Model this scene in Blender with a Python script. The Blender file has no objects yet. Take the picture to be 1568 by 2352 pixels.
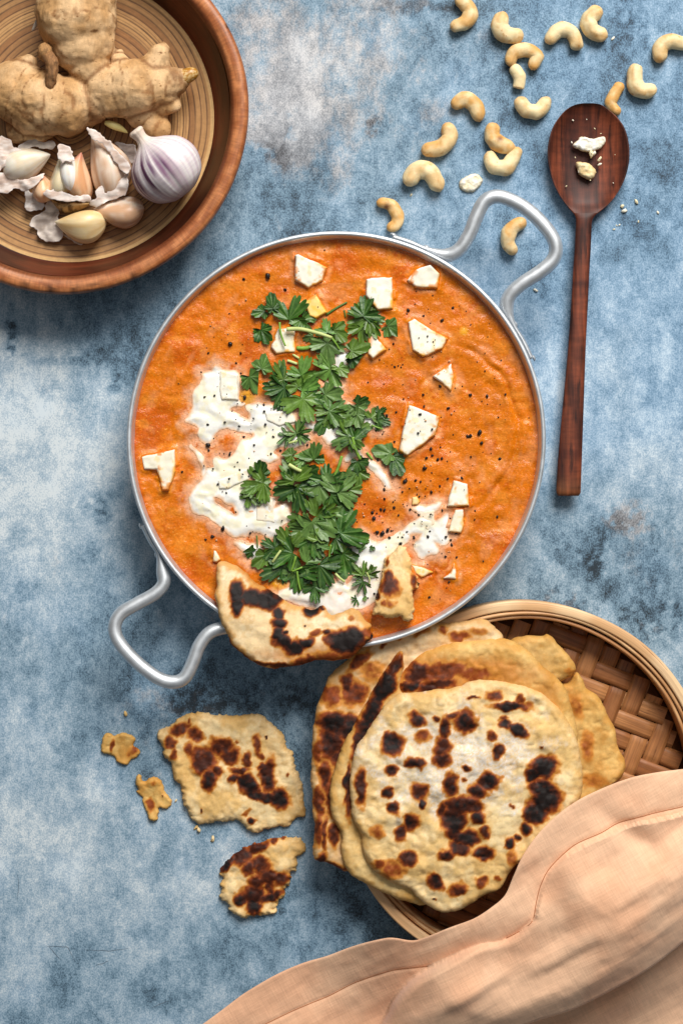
import bpy, math, random
import numpy as np

# ------------------------------------------------------------------ camera, light, exposure
S = 0.0003125            # metres per drawing unit (one unit = 1/1568 of the frame width at table level)
D = 4200.0               # camera height in drawing units
CU, CV = 784.0, 1175.5   # centre of the frame
scene = bpy.context.scene
COL = scene.collection

cam_d = bpy.data.cameras.new("camera")
cam = bpy.data.objects.new("camera", cam_d)
COL.objects.link(cam)
cam.location = (0, 0, D * S)
cam.rotation_euler = (0, 0, 0)
cam_d.sensor_fit = 'HORIZONTAL'
cam_d.sensor_width = 36.0
cam_d.lens = 36.0 * D / 1568.0
cam_d.clip_start = 0.05
cam_d.clip_end = 50
scene.camera = cam

world = bpy.data.worlds.new("World")
scene.world = world
world.use_nodes = True
wbg = world.node_tree.nodes["Background"]
wbg.inputs[0].default_value = (0.92, 0.97, 1.0, 1)
wbg.inputs[1].default_value = 0.085

def area(name, loc, target, size, size_y, power, col):
    l = bpy.data.lights.new(name, 'AREA')
    l.shape = 'RECTANGLE'; l.size = size; l.size_y = size_y; l.energy = power; l.color = col
    o = bpy.data.objects.new(name, l); COL.objects.link(o)
    o.location = loc
    import mathutils
    d = mathutils.Vector(target) - mathutils.Vector(loc)
    o.rotation_euler = d.to_track_quat('-Z', 'Y').to_euler()
    return o
area("window_light", (0.7, 2.15, 2.15), (0, 0, 0), 1.6, 1.5, 144.0, (1.0, 0.97, 0.925))
area("overhead_fill", (0.0, 0.5, 3.2), (0, 0, 0), 2.6, 2.6, 11.0, (0.97, 0.99, 1.0))  # added overhead softbox for fill and reflections, not a real source

scene.view_settings.view_transform = 'Standard'
scene.view_settings.look = 'None'
scene.view_settings.exposure = 0.0
scene.view_settings.gamma = 1.0
scene.view_settings.use_curve_mapping = False
scene.render.engine = 'CYCLES'
scene.cycles.max_bounces = 6
scene.cycles.use_denoising = True

# ------------------------------------------------------------------ measuring helpers
def ZF_(x0, y0, x1, w=1568.0):
    k = (x1 - x0) / w
    def f(*pts):
        return [((x0 + p[0] * k) / 1.6327, (y0 + p[1] * k) / 1.6327) + tuple(p[2:]) for p in pts]
    f.k = k / 1.6327
    return f
ZA = ZF_(0, 0, 1000); ZB = ZF_(1300, 0, 2560); ZC = ZF_(440, 800, 1280); ZD = ZF_(1200, 700, 2200)
ZE = ZF_(380, 1600, 1300); ZFF = ZF_(1200, 1600, 2100); ZG = ZF_(1140, 2220, 2560); ZH = ZF_(360, 2600, 1200)
ZI = ZF_(800, 2850, 2560); ZJ = ZF_(2000, 340, 2500, 754.0); ZK = ZF_(1700, 2200, 2560); ZM = ZF_(880, 1080, 1560)
ZN = ZF_(880, 1660, 1560); ZO = ZF_(660, 1340, 1160); ZP = ZF_(780, 2050, 1580); ZQ = ZF_(0, 450, 560)
ZR = ZF_(1480, 1750, 1780, 1411.0); ZS = ZF_(0, 0, 760)
def sc(pts, zr=0.0):
    """frame units at height zr -> scene units (x right, y up)"""
    a = np.array([p[:2] for p in pts], float)
    f = (D - zr) / D
    return np.stack([(a[:, 0] - CU) * f, (CV - a[:, 1]) * f], 1)
def s1(p, zr=0.0):
    return sc([p], zr)[0]

def lin(r, g, b):
    c = np.array([r, g, b], float) / 255.0
    return np.where(c <= 0.04045, c / 12.92, ((c + 0.055) / 1.055) ** 2.4)

# ------------------------------------------------------------------ noise
def _h(ix, iy, iz, seed):
    h = (ix.astype(np.int64) * 374761393 + iy.astype(np.int64) * 668265263 + iz.astype(np.int64) * 2147483647 + seed * 974711) & 0xFFFFFFFF
    h = ((h ^ (h >> 13)) * 1274126177) & 0xFFFFFFFF
    h = ((h ^ (h >> 16)) * 2246822519) & 0xFFFFFFFF
    h = h ^ (h >> 15)
    return (h & 0xFFFFFF) / float(0xFFFFFF)
def vnoise(x, y, z=None, seed=0):
    """smooth value noise in -1..1"""
    x = np.asarray(x, float); y = np.asarray(y, float)
    z = np.zeros_like(x) if z is None else np.asarray(z, float)
    three = z.any()
    ix, iy, iz = np.floor(x), np.floor(y), np.floor(z)
    fx, fy, fz = x - ix, y - iy, z - iz
    q = lambda t: t * t * t * (t * (t * 6 - 15) + 10)
    ux, uy, uz = q(fx), q(fy), q(fz)
    def lay(k):
        a = _h(ix, iy, iz + k, seed); b = _h(ix + 1, iy, iz + k, seed)
        c = _h(ix, iy + 1, iz + k, seed); d = _h(ix + 1, iy + 1, iz + k, seed)
        return (a * (1 - ux) + b * ux) * (1 - uy) + (c * (1 - ux) + d * ux) * uy
    v = lay(0)
    if three: v = v * (1 - uz) + lay(1) * uz
    return v * 2 - 1
def fbm(x, y, z=None, seed=0, o=4, g=0.5):
    x = np.asarray(x, float); y = np.asarray(y, float)
    s = np.zeros(np.broadcast(x, y).shape); a = 1.0; t = 0
    for i in range(o):
        k = 2.03 ** i
        s = s + a * vnoise(x * k + 17.3 * i, y * k - 9.1 * i, None if z is None else np.asarray(z) * k + 3.7 * i, seed + i); t += a; a *= g
    return s / t * 1.5
def sstep(a, b, x):
    t = np.clip((x - a) / (b - a + 1e-12), 0, 1)
    return t * t * (3 - 2 * t)
def mixc(a, b, t):
    t = np.asarray(t)[..., None]
    return a * (1 - t) + b * t

# ------------------------------------------------------------------ mesh helpers
def catmull(p, n=8, closed=True):
    p = np.array(p, float); N = len(p); out = []
    rng = range(N) if closed else range(N - 1)
    for i in rng:
        if closed: a, b, c, d = p[(i - 1) % N], p[i], p[(i + 1) % N], p[(i + 2) % N]
        else: a, b, c, d = p[max(i - 1, 0)], p[i], p[i + 1], p[min(i + 2, N - 1)]
        for t in np.arange(n) / n:
            out.append(0.5 * ((2 * b) + (-a + c) * t + (2 * a - 5 * b + 4 * c - d) * t * t + (-a + 3 * b - 3 * c + d) * t ** 3))
    if not closed: out.append(p[-1])
    return np.array(out)
def poly_sdf(P, X, Y):
    """signed distance, positive inside"""
    X = np.asarray(X, float); Y = np.asarray(Y, float); sh = X.shape
    x = X.ravel(); y = Y.ravel()
    A = np.asarray(P, float); B = np.roll(A, -1, 0)
    best = np.full(x.shape, 1e18); ins = np.zeros(x.shape, bool)
    for (ax, ay), (bx, by) in zip(A, B):
        dx, dy = bx - ax, by - ay
        L = dx * dx + dy * dy + 1e-12
        t = np.clip(((x - ax) * dx + (y - ay) * dy) / L, 0, 1)
        best = np.minimum(best, (x - ax - t * dx) ** 2 + (y - ay - t * dy) ** 2)
        if ay != by:
            c = ((ay > y) != (by > y)) & (x < dx * (y - ay) / (by - ay + 0.0) + ax)
            ins ^= c
    d = np.sqrt(best)
    return np.where(ins, d, -d).reshape(sh)
def line_dist(P, X, Y):
    x = np.asarray(X, float); y = np.asarray(Y, float); best = np.full(x.shape, 1e18)
    P = np.asarray(P, float)
    for (ax, ay), (bx, by) in zip(P[:-1], P[1:]):
        dx, dy = bx - ax, by - ay; L = dx * dx + dy * dy + 1e-12
        t = np.clip(((x - ax) * dx + (y - ay) * dy) / L, 0, 1)
        best = np.minimum(best, (x - ax - t * dx) ** 2 + (y - ay - t * dy) ** 2)
    return np.sqrt(best)

def tag(o, label=None, cat=None, group=None, kind=None):
    if label: o["label"] = label
    if cat: o["category"] = cat
    if group: o["group"] = group
    if kind: o["kind"] = kind
    return o
def empty(name, x, y, z=0.0):
    o = bpy.data.objects.new(name, None); COL.objects.link(o)
    o.location = (x * S, y * S, z * S); o.empty_display_size = 0.01
    return o
def wloc(o):
    l = np.array(o.location)
    if o.parent: l = l + wloc(o.parent)
    return l
def mk(name, V, F, mat, parent=None, col=None, gc=None, smooth=True):
    """one mesh object from scene-unit vertices; origin at the middle of its underside"""
    V = np.asarray(V, float)
    lo, hi = V.min(0), V.max(0)
    org = np.array([(lo[0] + hi[0]) / 2, (lo[1] + hi[1]) / 2, lo[2]])
    me = bpy.data.meshes.new(name)
    fl = []
    for f in (F if isinstance(F, list) else [F]):
        f = np.asarray(f)
        if f.size: fl.append(f)
    nv = len(V)
    me.vertices.add(nv)
    me.vertices.foreach_set("co", ((V - org) * S).astype(np.float32).ravel())
    loops = np.concatenate([f.ravel() for f in fl])
    tot = np.concatenate([np.full(len(f), f.shape[1]) for f in fl])
    st = np.concatenate([[0], np.cumsum(tot)[:-1]])
    me.loops.add(len(loops)); me.loops.foreach_set("vertex_index", loops.astype(np.int32))
    me.polygons.add(len(tot)); me.polygons.foreach_set("loop_start", st.astype(np.int32))
    me.polygons.foreach_set("loop_total", tot.astype(np.int32))
    me.polygons.foreach_set("use_smooth", np.full(len(tot), bool(smooth)))
    me.update(calc_edges=True)
    me.validate()
    if col is not None:
        a = me.color_attributes.new("Col", 'FLOAT_COLOR', 'POINT')
        c = np.ones((nv, 4), np.float32); c[:, :3] = np.clip(col, 0, 1)
        a.data.foreach_set("color", c.ravel())
    if gc is not None:
        a = me.attributes.new("gc", 'FLOAT_VECTOR', 'POINT')
        g = np.zeros((nv, 3), np.float32); gc = np.asarray(gc); g[:, :gc.shape[1]] = gc * S
        a.data.foreach_set("vector", g.ravel())
    me.materials.append(mat)
    o = bpy.data.objects.new(name, me); COL.objects.link(o)
    if parent is not None:
        o.parent = parent; o.location = org * S - wloc(parent)
    else:
        o.location = org * S
    return o

def slab_arrays(X, Y, f, top, bot):
    """closed sheet over the grid where f>0, border vertices pulled onto f=0. top/bot: callables (x,y,d)"""
    gy, gx = np.gradient(f, Y[1, 0] - Y[0, 0], X[0, 1] - X[0, 0])
    ins = f > 0
    cell = ins[:-1, :-1] | ins[1:, :-1] | ins[:-1, 1:] | ins[1:, 1:]
    H, W = f.shape
    idx = np.arange(H * W).reshape(H, W)
    q = np.stack([idx[:-1, :-1][cell], idx[:-1, 1:][cell], idx[1:, 1:][cell], idx[1:, :-1][cell]], 1)
    used, inv = np.unique(q, return_inverse=True)
    q = inv.reshape(q.shape)
    x = X.ravel()[used].copy(); y = Y.ravel()[used].copy(); d = f.ravel()[used].copy()
    g2 = (gx.ravel()[used] ** 2 + gy.ravel()[used] ** 2) + 1e-4
    out = d <= 0
    step = 1.6 * abs(X[0, 1] - X[0, 0])
    mx = np.clip(-d * gx.ravel()[used] / g2, -step, step); my = np.clip(-d * gy.ravel()[used] / g2, -step, step)
    x[out] += mx[out]; y[out] += my[out]; d[out] = 0
    zt = top(x, y, d); zb = bot(x, y, d)
    zt = np.maximum(zt, zb + 0.05)
    n = len(x)
    V = np.concatenate([np.stack([x, y, zt], 1), np.stack([x, y, zb], 1)])
    e = np.concatenate([q[:, [0, 1]], q[:, [1, 2]], q[:, [2, 3]], q[:, [3, 0]]])
    key = np.sort(e, 1); kk = key[:, 0].astype(np.int64) * n + key[:, 1]
    u, ui, cnt = np.unique(kk, return_index=True, return_counts=True)
    be = e[ui[cnt == 1]]
    side = np.stack([be[:, 1], be[:, 0], be[:, 0] + n, be[:, 1] + n], 1)
    F = np.concatenate([q, (q + n)[:, ::-1], side])
    return V, F, x, y, d, n
def grid_for(P, res, pad=6):
    lo = P.min(0) - pad; hi = P.max(0) + pad
    xs = np.arange(lo[0], hi[0] + res, res); ys = np.arange(lo[1], hi[1] + res, res)
    return np.meshgrid(xs, ys)
def slab(name, P, res, thick, R, base, mat, color, bumps=None, parent=None, edge=None, gcf=None, bottom=None, smooth_n=6):
    """P outline in scene units. base(x,y)->z of underside, bumps(x,y,d)->extra height, color(x,y,d,z)->rgb"""
    P = np.asarray(P, float)
    if smooth_n: P = catmull(P, smooth_n)
    X, Y = grid_for(P, res)
    f = poly_sdf(P, X, Y)
    if edge is not None: f = f + edge(X, Y)
    def prof(d):
        t = np.clip(d / R, 0, 1)
        return np.sqrt(np.clip(1 - (1 - t) ** 2, 0, 1))
    def top(x, y, d):
        z = base(x, y) + thick * (0.15 + 0.85 * prof(d))
        if bumps is not None: z = z + bumps(x, y, d) * prof(d)
        return z
    def bot(x, y, d):
        return bottom(x, y) if bottom is not None else base(x, y) + thick * 0.1 * (1 - prof(d))
    V, F, x, y, d, n = slab_arrays(X, Y, f, top, bot)
    c = color(x, y, d, V[:n, 2]); c = np.concatenate([c, c * 1.0])
    gc = None
    if gcf is not None:
        g = gcf(x, y); gc = np.concatenate([g, g])
    return mk(name, V, F, mat, parent, c, gc)

def sweep(path, ra, rb, n=14, cap=True, twist=None):
    path = np.asarray(path, float); N = len(path)
    ra = np.broadcast_to(ra, (N,)); rb = np.broadcast_to(rb, (N,))
    t = np.gradient(path, axis=0); t /= np.linalg.norm(t, axis=1)[:, None] + 1e-9
    up = np.array([0, 0, 1.0])
    side = np.cross(t, up); ln = np.linalg.norm(side, axis=1)
    side[ln < 1e-3] = [1, 0, 0]; side /= np.linalg.norm(side, axis=1)[:, None]
    u2 = np.cross(side, t)
    a = np.linspace(0, 2 * np.pi, n, endpoint=False)
    V = path[:, None, :] + side[:, None, :] * (ra[:, None] * np.cos(a))[..., None] + u2[:, None, :] * (rb[:, None] * np.sin(a))[..., None]
    V = V.reshape(-1, 3)
    i = np.arange(N - 1)[:, None]; j = np.arange(n)[None]
    q = np.stack([i * n + j, i * n + (j + 1) % n, (i + 1) * n + (j + 1) % n, (i + 1) * n + j], -1).reshape(-1, 4)
    F = [q]
    if cap:
        V = np.concatenate([V, path[:1], path[-1:]])
        c0, c1 = N * n, N * n + 1; j = np.arange(n)
        F.append(np.concatenate([np.stack([(j + 1) % n, j, np.full(n, c0)], 1), np.stack([(N - 1) * n + j, (N - 1) * n + (j + 1) % n, np.full(n, c1)], 1)]))
    s = np.concatenate([[0], np.cumsum(np.linalg.norm(np.diff(path, axis=0), axis=1))])
    gc = np.stack([np.repeat(s, n), np.tile(a, N) * np.repeat(ra, n), np.zeros(N * n)], 1)
    if cap: gc = np.concatenate([gc, [[0, 0, 0]], [[s[-1], 0, 0]]])
    return V, F, gc
def resample(P, n):
    P = np.asarray(P, float)
    s = np.concatenate([[0], np.cumsum(np.linalg.norm(np.diff(P, axis=0), axis=1))])
    t = np.linspace(0, s[-1], n)
    return np.stack([np.interp(t, s, P[:, k]) for k in range(P.shape[1])], 1)
def lathe(prof, cx, cy, n=160, a0=0.0, wob=None):
    prof = np.asarray(prof, float); N = len(prof)
    a = a0 + np.linspace(0, 2 * np.pi, n + 1)
    r = prof[:, 0][:, None] * np.ones(n + 1); z = prof[:, 1][:, None] * np.ones(n + 1)
    if wob is not None:
        dr, dz = wob(r, z, a[None, :]); r = r + dr; z = z + dz
    V = np.stack([cx + r * np.cos(a), cy + r * np.sin(a), z], -1).reshape(-1, 3)
    i = np.arange(N - 1)[:, None]; j = np.arange(n)[None]; m = n + 1
    q = np.stack([i * m + j, i * m + j + 1, (i + 1) * m + j + 1, (i + 1) * m + j], -1).reshape(-1, 4)
    s = np.concatenate([[0], np.cumsum(np.linalg.norm(np.diff(prof, axis=0), axis=1))])
    gc = np.stack([(r * 0 + prof[:, 0].max()) * (a - a0)[None, :], s[:, None] * np.ones(m), prof[:, 0][:, None] * np.ones(m)], -1).reshape(-1, 3)
    return V, q, gc
def rotm(rx=0, ry=0, rz=0):
    cx, sx, cy, sy, cz, sz = math.cos(rx), math.sin(rx), math.cos(ry), math.sin(ry), math.cos(rz), math.sin(rz)
    X = np.array([[1, 0, 0], [0, cx, -sx], [0, sx, cx]]); Y = np.array([[cy, 0, sy], [0, 1, 0], [-sy, 0, cy]]); Zm = np.array([[cz, -sz, 0], [sz, cz, 0], [0, 0, 1]])
    return Zm @ Y @ X

def surface_nets(Fv, lo, res):
    """Fv[x,y,z] (negative inside) -> verts, quads"""
    nx, ny, nz = Fv.shape
    s = Fv < 0
    c = np.zeros((nx - 1, ny - 1, nz - 1), int)
    offs = [(i, j, k) for i in (0, 1) for j in (0, 1) for k in (0, 1)]
    for i, j, k in offs: c += s[i:nx - 1 + i, j:ny - 1 + j, k:nz - 1 + k]
    act = (c > 0) & (c < 8)
    I = np.argwhere(act); vid = -np.ones(act.shape, int); vid[act] = np.arange(len(I))
    acc = np.zeros((len(I), 3)); cnt = np.zeros(len(I))
    for a in offs:
        for ax in range(3):
            if a[ax] == 1: continue
            b = list(a); b[ax] = 1
            fa = Fv[I[:, 0] + a[0], I[:, 1] + a[1], I[:, 2] + a[2]]; fb = Fv[I[:, 0] + b[0], I[:, 1] + b[1], I[:, 2] + b[2]]
            m = (fa < 0) != (fb < 0)
            t = np.where(m, fa / (fa - fb + 1e-12), 0)
            p = np.tile(np.array(a, float), (len(I), 1)); p[:, ax] = t
            acc[m] += p[m]; cnt[m] += 1
    V = lo + (I + acc / cnt[:, None]) * res
    Q = []
    for ax in range(3):
        o1, o2 = [(1, 2), (2, 0), (0, 1)][ax]
        sl0 = [slice(1, -1)] * 3; sl0[ax] = slice(0, Fv.shape[ax] - 1)
        a_ = s[tuple(sl0)]; sl1 = list(sl0); sl1[ax] = slice(1, Fv.shape[ax]); b_ = s[tuple(sl1)]
        for flip in (0, 1):
            m = (a_ & ~b_) if flip == 0 else (~a_ & b_)
            P = np.argwhere(m)
            for k in range(3):
                if k != ax: P[:, k] += 1
            def at(d1, d2):
                Qp = P.copy(); Qp[:, o1] -= d1; Qp[:, o2] -= d2
                return vid[Qp[:, 0], Qp[:, 1], Qp[:, 2]]
            q = np.stack([at(1, 1), at(0, 1), at(0, 0), at(1, 0)], 1)
            Q.append(q if flip == 0 else q[:, ::-1])
    return V, np.concatenate(Q)

# ------------------------------------------------------------------ materials
def mk_mat(name, base=None, rough=0.6, metallic=0.0, var=(), bump=(), rvar=None, coat=0.0, sss=0.0, sss_col=None, spec=0.5, tint=(), sheen=0.0):
    """base: rgb or None for the mesh's own colour. var: (coord, scale3, detail, lo, hi) brightness grain.
    tint: (coord, scale3, detail, from, to, rgb) patches of another pigment. bump: (coord, scale3, detail, strength, dist_m)"""
    m = bpy.data.materials.new(name); m.use_nodes = True
    nt = m.node_tree; N = nt.nodes; L = nt.links
    b = N["Principled BSDF"]
    b.inputs["Metallic"].default_value = metallic; b.inputs["Roughness"].default_value = rough
    b.inputs["Specular IOR Level"].default_value = spec
    if coat: b.inputs["Coat Weight"].default_value = coat; b.inputs["Coat Roughness"].default_value = 0.12
    if sheen: b.inputs["Sheen Weight"].default_value = sheen
    if sss:
        b.inputs["Subsurface Weight"].default_value = sss
        b.inputs["Subsurface Radius"].default_value = sss_col or (0.004, 0.0025, 0.0012)
        b.inputs["Subsurface Scale"].default_value = 1.0
    tc = N.new("ShaderNodeTexCoord"); ga = N.new("ShaderNodeAttribute"); ga.attribute_name = "gc"
    def coord(kind, scale):
        mp = N.new("ShaderNodeMapping"); mp.inputs["Scale"].default_value = scale
        L.new(tc.outputs["Object"] if kind == 'o' else ga.outputs["Vector"], mp.inputs["Vector"])
        return mp.outputs["Vector"]
    def noise(kind, scale, detail):
        n = N.new("ShaderNodeTexNoise"); n.inputs["Scale"].default_value = 1.0
        n.inputs["Detail"].default_value = detail; n.inputs["Roughness"].default_value = 0.6
        L.new(coord(kind, scale), n.inputs["Vector"])
        return n.outputs["Fac"]
    if base is None:
        at = N.new("ShaderNodeAttribute"); at.attribute_name = "Col"; cur = at.outputs["Color"]
    else:
        rg = N.new("ShaderNodeRGB"); rg.outputs[0].default_value = (*base, 1); cur = rg.outputs[0]
    for (k, s, d, lo, hi, rgb) in tint:
        mr = N.new("ShaderNodeMapRange"); mr.inputs["From Min"].default_value = lo; mr.inputs["From Max"].default_value = hi
        mr.interpolation_type = 'SMOOTHSTEP'
        L.new(noise(k, s, d), mr.inputs["Value"])
        mx = N.new("ShaderNodeMix"); mx.data_type = 'RGBA'
        L.new(mr.outputs[0], mx.inputs["Factor"]); L.new(cur, mx.inputs["A"]); mx.inputs["B"].default_value = (*rgb, 1)
        cur = mx.outputs["Result"]
    for (k, s, d, lo, hi) in var:
        mr = N.new("ShaderNodeMapRange"); mr.inputs["From Min"].default_value = 0.3; mr.inputs["From Max"].default_value = 0.7
        mr.inputs["To Min"].default_value = lo; mr.inputs["To Max"].default_value = hi
        L.new(noise(k, s, d), mr.inputs["Value"])
        vm = N.new("ShaderNodeVectorMath"); vm.operation = 'SCALE'
        L.new(cur, vm.inputs[0]); L.new(mr.outputs[0], vm.inputs["Scale"]); cur = vm.outputs[0]
    L.new(cur, b.inputs["Base Color"])
    if rvar:
        mr = N.new("ShaderNodeMapRange"); mr.inputs["From Min"].default_value = 0.3; mr.inputs["From Max"].default_value = 0.7
        mr.inputs["To Min"].default_value = rvar[3]; mr.inputs["To Max"].default_value = rvar[4]
        L.new(noise(*rvar[:3]), mr.inputs["Value"]); L.new(mr.outputs[0], b.inputs["Roughness"])
    prev = None
    for (k, s, d, st, dist) in bump:
        bn = N.new("ShaderNodeBump"); bn.inputs["Strength"].default_value = st; bn.inputs["Distance"].default_value = dist
        L.new(noise(k, s, d), bn.inputs["Height"])
        if prev is not None: L.new(prev, bn.inputs["Normal"])
        prev = bn.outputs["Normal"]
    if prev is not None: L.new(prev, b.inputs["Normal"])
    return m
def s3(a, b=None, c=None):
    return (a, a if b is None else b, a if c is None else c)
# ------------------------------------------------------------------ the table top (painted metal sheet)
MAT = {}
def table_material():
    m = bpy.data.materials.new('painted_metal'); m.use_nodes = True
    nt = m.node_tree; N = nt.nodes; L = nt.links; b = N["Principled BSDF"]
    b.inputs["Specular IOR Level"].default_value = 0.3
    at = N.new("ShaderNodeAttribute"); at.attribute_name = "Col"
    sp = N.new("ShaderNodeSeparateColor"); L.new(at.outputs["Color"], sp.inputs[0])
    tc = N.new("ShaderNodeTexCoord")
    def noise(s, d, r=0.6):
        mp = N.new("ShaderNodeMapping"); mp.inputs["Scale"].default_value = s; L.new(tc.outputs["Object"], mp.inputs["Vector"])
        n = N.new("ShaderNodeTexNoise"); n.inputs["Scale"].default_value = 1; n.inputs["Detail"].default_value = d; n.inputs["Roughness"].default_value = r
        L.new(mp.outputs[0], n.inputs["Vector"]); return n.outputs["Fac"]
    def ma(op, a, b_):
        x = N.new("ShaderNodeMath"); x.operation = op
        for i, v in enumerate((a, b_)):
            if isinstance(v, (int, float)): x.inputs[i].default_value = v
            else: L.new(v, x.inputs[i])
        return x.outputs[0]
    n1 = noise((42, 32, 42), 5, 0.7); n2 = noise((300, 190, 300), 3, 0.75); n3 = noise((1000, 760, 1000), 1.5, 0.6); n4 = noise((62, 42, 62), 7, 0.8)
    def crisp(n, w):
        x = N.new("ShaderNodeMapRange"); x.interpolation_type = 'SMOOTHSTEP'; x.inputs["From Min"].default_value = 0.5 - w; x.inputs["From Max"].default_value = 0.5 + w
        L.new(n, x.inputs["Value"]); return x.outputs[0]
    t = sp.outputs[0]
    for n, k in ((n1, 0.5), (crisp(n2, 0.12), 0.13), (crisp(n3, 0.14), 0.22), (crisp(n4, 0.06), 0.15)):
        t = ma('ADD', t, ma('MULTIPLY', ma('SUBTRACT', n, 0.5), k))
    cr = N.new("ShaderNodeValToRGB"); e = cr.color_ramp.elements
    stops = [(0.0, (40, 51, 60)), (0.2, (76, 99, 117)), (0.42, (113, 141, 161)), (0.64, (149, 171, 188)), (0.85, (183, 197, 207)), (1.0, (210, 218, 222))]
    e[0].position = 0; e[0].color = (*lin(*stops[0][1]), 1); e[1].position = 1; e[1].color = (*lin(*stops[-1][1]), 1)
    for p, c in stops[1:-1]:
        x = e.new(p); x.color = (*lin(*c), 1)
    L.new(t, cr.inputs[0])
    # rubbed brown grey patches
    br = ma('ADD', sp.outputs[1], ma('MULTIPLY', ma('SUBTRACT', n1, 0.5), 1.1)); br = ma('ADD', br, ma('MULTIPLY', ma('SUBTRACT', n2, 0.5), 0.8))
    mr = N.new("ShaderNodeMapRange"); mr.interpolation_type = 'SMOOTHSTEP'; mr.inputs["From Min"].default_value = 0.35; mr.inputs["From Max"].default_value = 0.9; mr.inputs["To Max"].default_value = 0.75
    L.new(br, mr.inputs["Value"])
    cr2 = N.new("ShaderNodeValToRGB"); e = cr2.color_ramp.elements
    e[0].color = (*lin(88, 84, 84), 1); e[1].color = (*lin(214, 208, 205), 1); e[0].position = 0.1; e[1].position = 0.95
    x = e.new(0.5); x.color = (*lin(150, 144, 142), 1); L.new(t, cr2.inputs[0])
    mx = N.new("ShaderNodeMix"); mx.data_type = 'RGBA'; L.new(mr.outputs[0], mx.inputs["Factor"]); L.new(cr.outputs[0], mx.inputs["A"]); L.new(cr2.outputs[0], mx.inputs["B"])
    mb = N.new("ShaderNodeMix"); mb.data_type = 'RGBA'; mb.blend_type = 'MULTIPLY'
    L.new(ma('MULTIPLY', sp.outputs[2], 0.8), mb.inputs["Factor"]); L.new(mx.outputs["Result"], mb.inputs["A"]); mb.inputs["B"].default_value = (0.82, 0.96, 1.1, 1)
    L.new(mb.outputs["Result"], b.inputs["Base Color"])
    r = N.new("ShaderNodeMapRange"); r.inputs["To Min"].default_value = 0.45; r.inputs["To Max"].default_value = 0.75; L.new(n1, r.inputs["Value"]); L.new(r.outputs[0], b.inputs["Roughness"])
    bn = N.new("ShaderNodeBump"); bn.inputs["Strength"].default_value = 0.12; bn.inputs["Distance"].default_value = 0.0004; L.new(n3, bn.inputs["Height"]); L.new(bn.outputs[0], b.inputs["Normal"])
    return m
MAT['table'] = table_material()
def build_table():
    xs = np.concatenate([np.arange(-1400, -800, 40.0), np.arange(-800, 801, 5.0), np.arange(840, 1401, 40.0)]); ys = np.concatenate([np.arange(-1800, -1200, 40.0), np.arange(-1200, 1201, 5.0), np.arange(1240, 1801, 40.0)])
    X, Y = np.meshgrid(xs, ys)
    U = X + CU; Vv = CV - Y
    w1 = fbm(X / 260, Y / 260, seed=3); w2 = fbm(X / 90, Y / 120, seed=8); w3 = fbm(X / 34, Y / 46, seed=12, o=3)
    def sp(u, v, r, q=1.0): return np.exp(-(((U - u) / r) ** 2 + ((Vv - v) / (r * q)) ** 2))
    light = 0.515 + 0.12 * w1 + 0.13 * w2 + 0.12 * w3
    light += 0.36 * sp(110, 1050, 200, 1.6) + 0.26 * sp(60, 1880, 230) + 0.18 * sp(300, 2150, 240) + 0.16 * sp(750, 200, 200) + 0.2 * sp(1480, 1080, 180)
    light += 0.12 * sp(1430, 850, 200) - 0.22 * sp(650, 430, 160) - 0.3 * sp(450, 1620, 190) - 0.25 * sp(290, 780, 150) - 0.2 * sp(1460, 1330, 120) - 0.12 * sp(1400, 300, 260) - 0.2 * sp(800, 2080, 160)  # uneven paint tone, plus shadow below bowl and pan painted into dark spots
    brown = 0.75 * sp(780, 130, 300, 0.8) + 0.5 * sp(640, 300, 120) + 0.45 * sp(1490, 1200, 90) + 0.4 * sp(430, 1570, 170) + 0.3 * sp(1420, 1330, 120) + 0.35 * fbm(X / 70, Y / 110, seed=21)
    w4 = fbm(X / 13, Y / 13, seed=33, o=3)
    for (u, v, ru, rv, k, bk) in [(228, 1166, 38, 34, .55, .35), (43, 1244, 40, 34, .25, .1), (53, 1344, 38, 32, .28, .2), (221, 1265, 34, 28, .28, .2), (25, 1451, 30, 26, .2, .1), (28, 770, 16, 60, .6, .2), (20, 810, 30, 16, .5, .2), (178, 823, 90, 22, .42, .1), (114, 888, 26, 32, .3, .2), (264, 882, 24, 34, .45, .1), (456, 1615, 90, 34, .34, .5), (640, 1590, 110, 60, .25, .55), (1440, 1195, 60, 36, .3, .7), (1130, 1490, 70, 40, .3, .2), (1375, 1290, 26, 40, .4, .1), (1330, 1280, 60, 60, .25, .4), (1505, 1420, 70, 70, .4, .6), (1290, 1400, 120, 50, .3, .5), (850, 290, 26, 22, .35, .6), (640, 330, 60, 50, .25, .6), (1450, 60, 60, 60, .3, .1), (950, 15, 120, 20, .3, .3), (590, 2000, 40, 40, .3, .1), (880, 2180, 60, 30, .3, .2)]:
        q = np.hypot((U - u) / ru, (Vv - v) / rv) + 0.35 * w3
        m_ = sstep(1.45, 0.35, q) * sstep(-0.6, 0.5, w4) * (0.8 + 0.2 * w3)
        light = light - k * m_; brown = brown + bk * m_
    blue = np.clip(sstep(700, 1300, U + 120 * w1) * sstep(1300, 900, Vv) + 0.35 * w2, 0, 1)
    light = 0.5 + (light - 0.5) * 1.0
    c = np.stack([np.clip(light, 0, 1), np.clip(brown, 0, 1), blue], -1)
    n = X.shape; idx = np.arange(X.size).reshape(n)
    q = np.stack([idx[:-1, :-1], idx[:-1, 1:], idx[1:, 1:], idx[1:, :-1]], -1).reshape(-1, 4)
    V = np.stack([X.ravel(), Y.ravel(), np.zeros(X.size)], 1)
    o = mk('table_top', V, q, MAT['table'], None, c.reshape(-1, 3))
    tag(o, 'worn blue and grey painted metal table top', 'table', kind='structure')
    o['category'] = 'table'
build_table()
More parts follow.
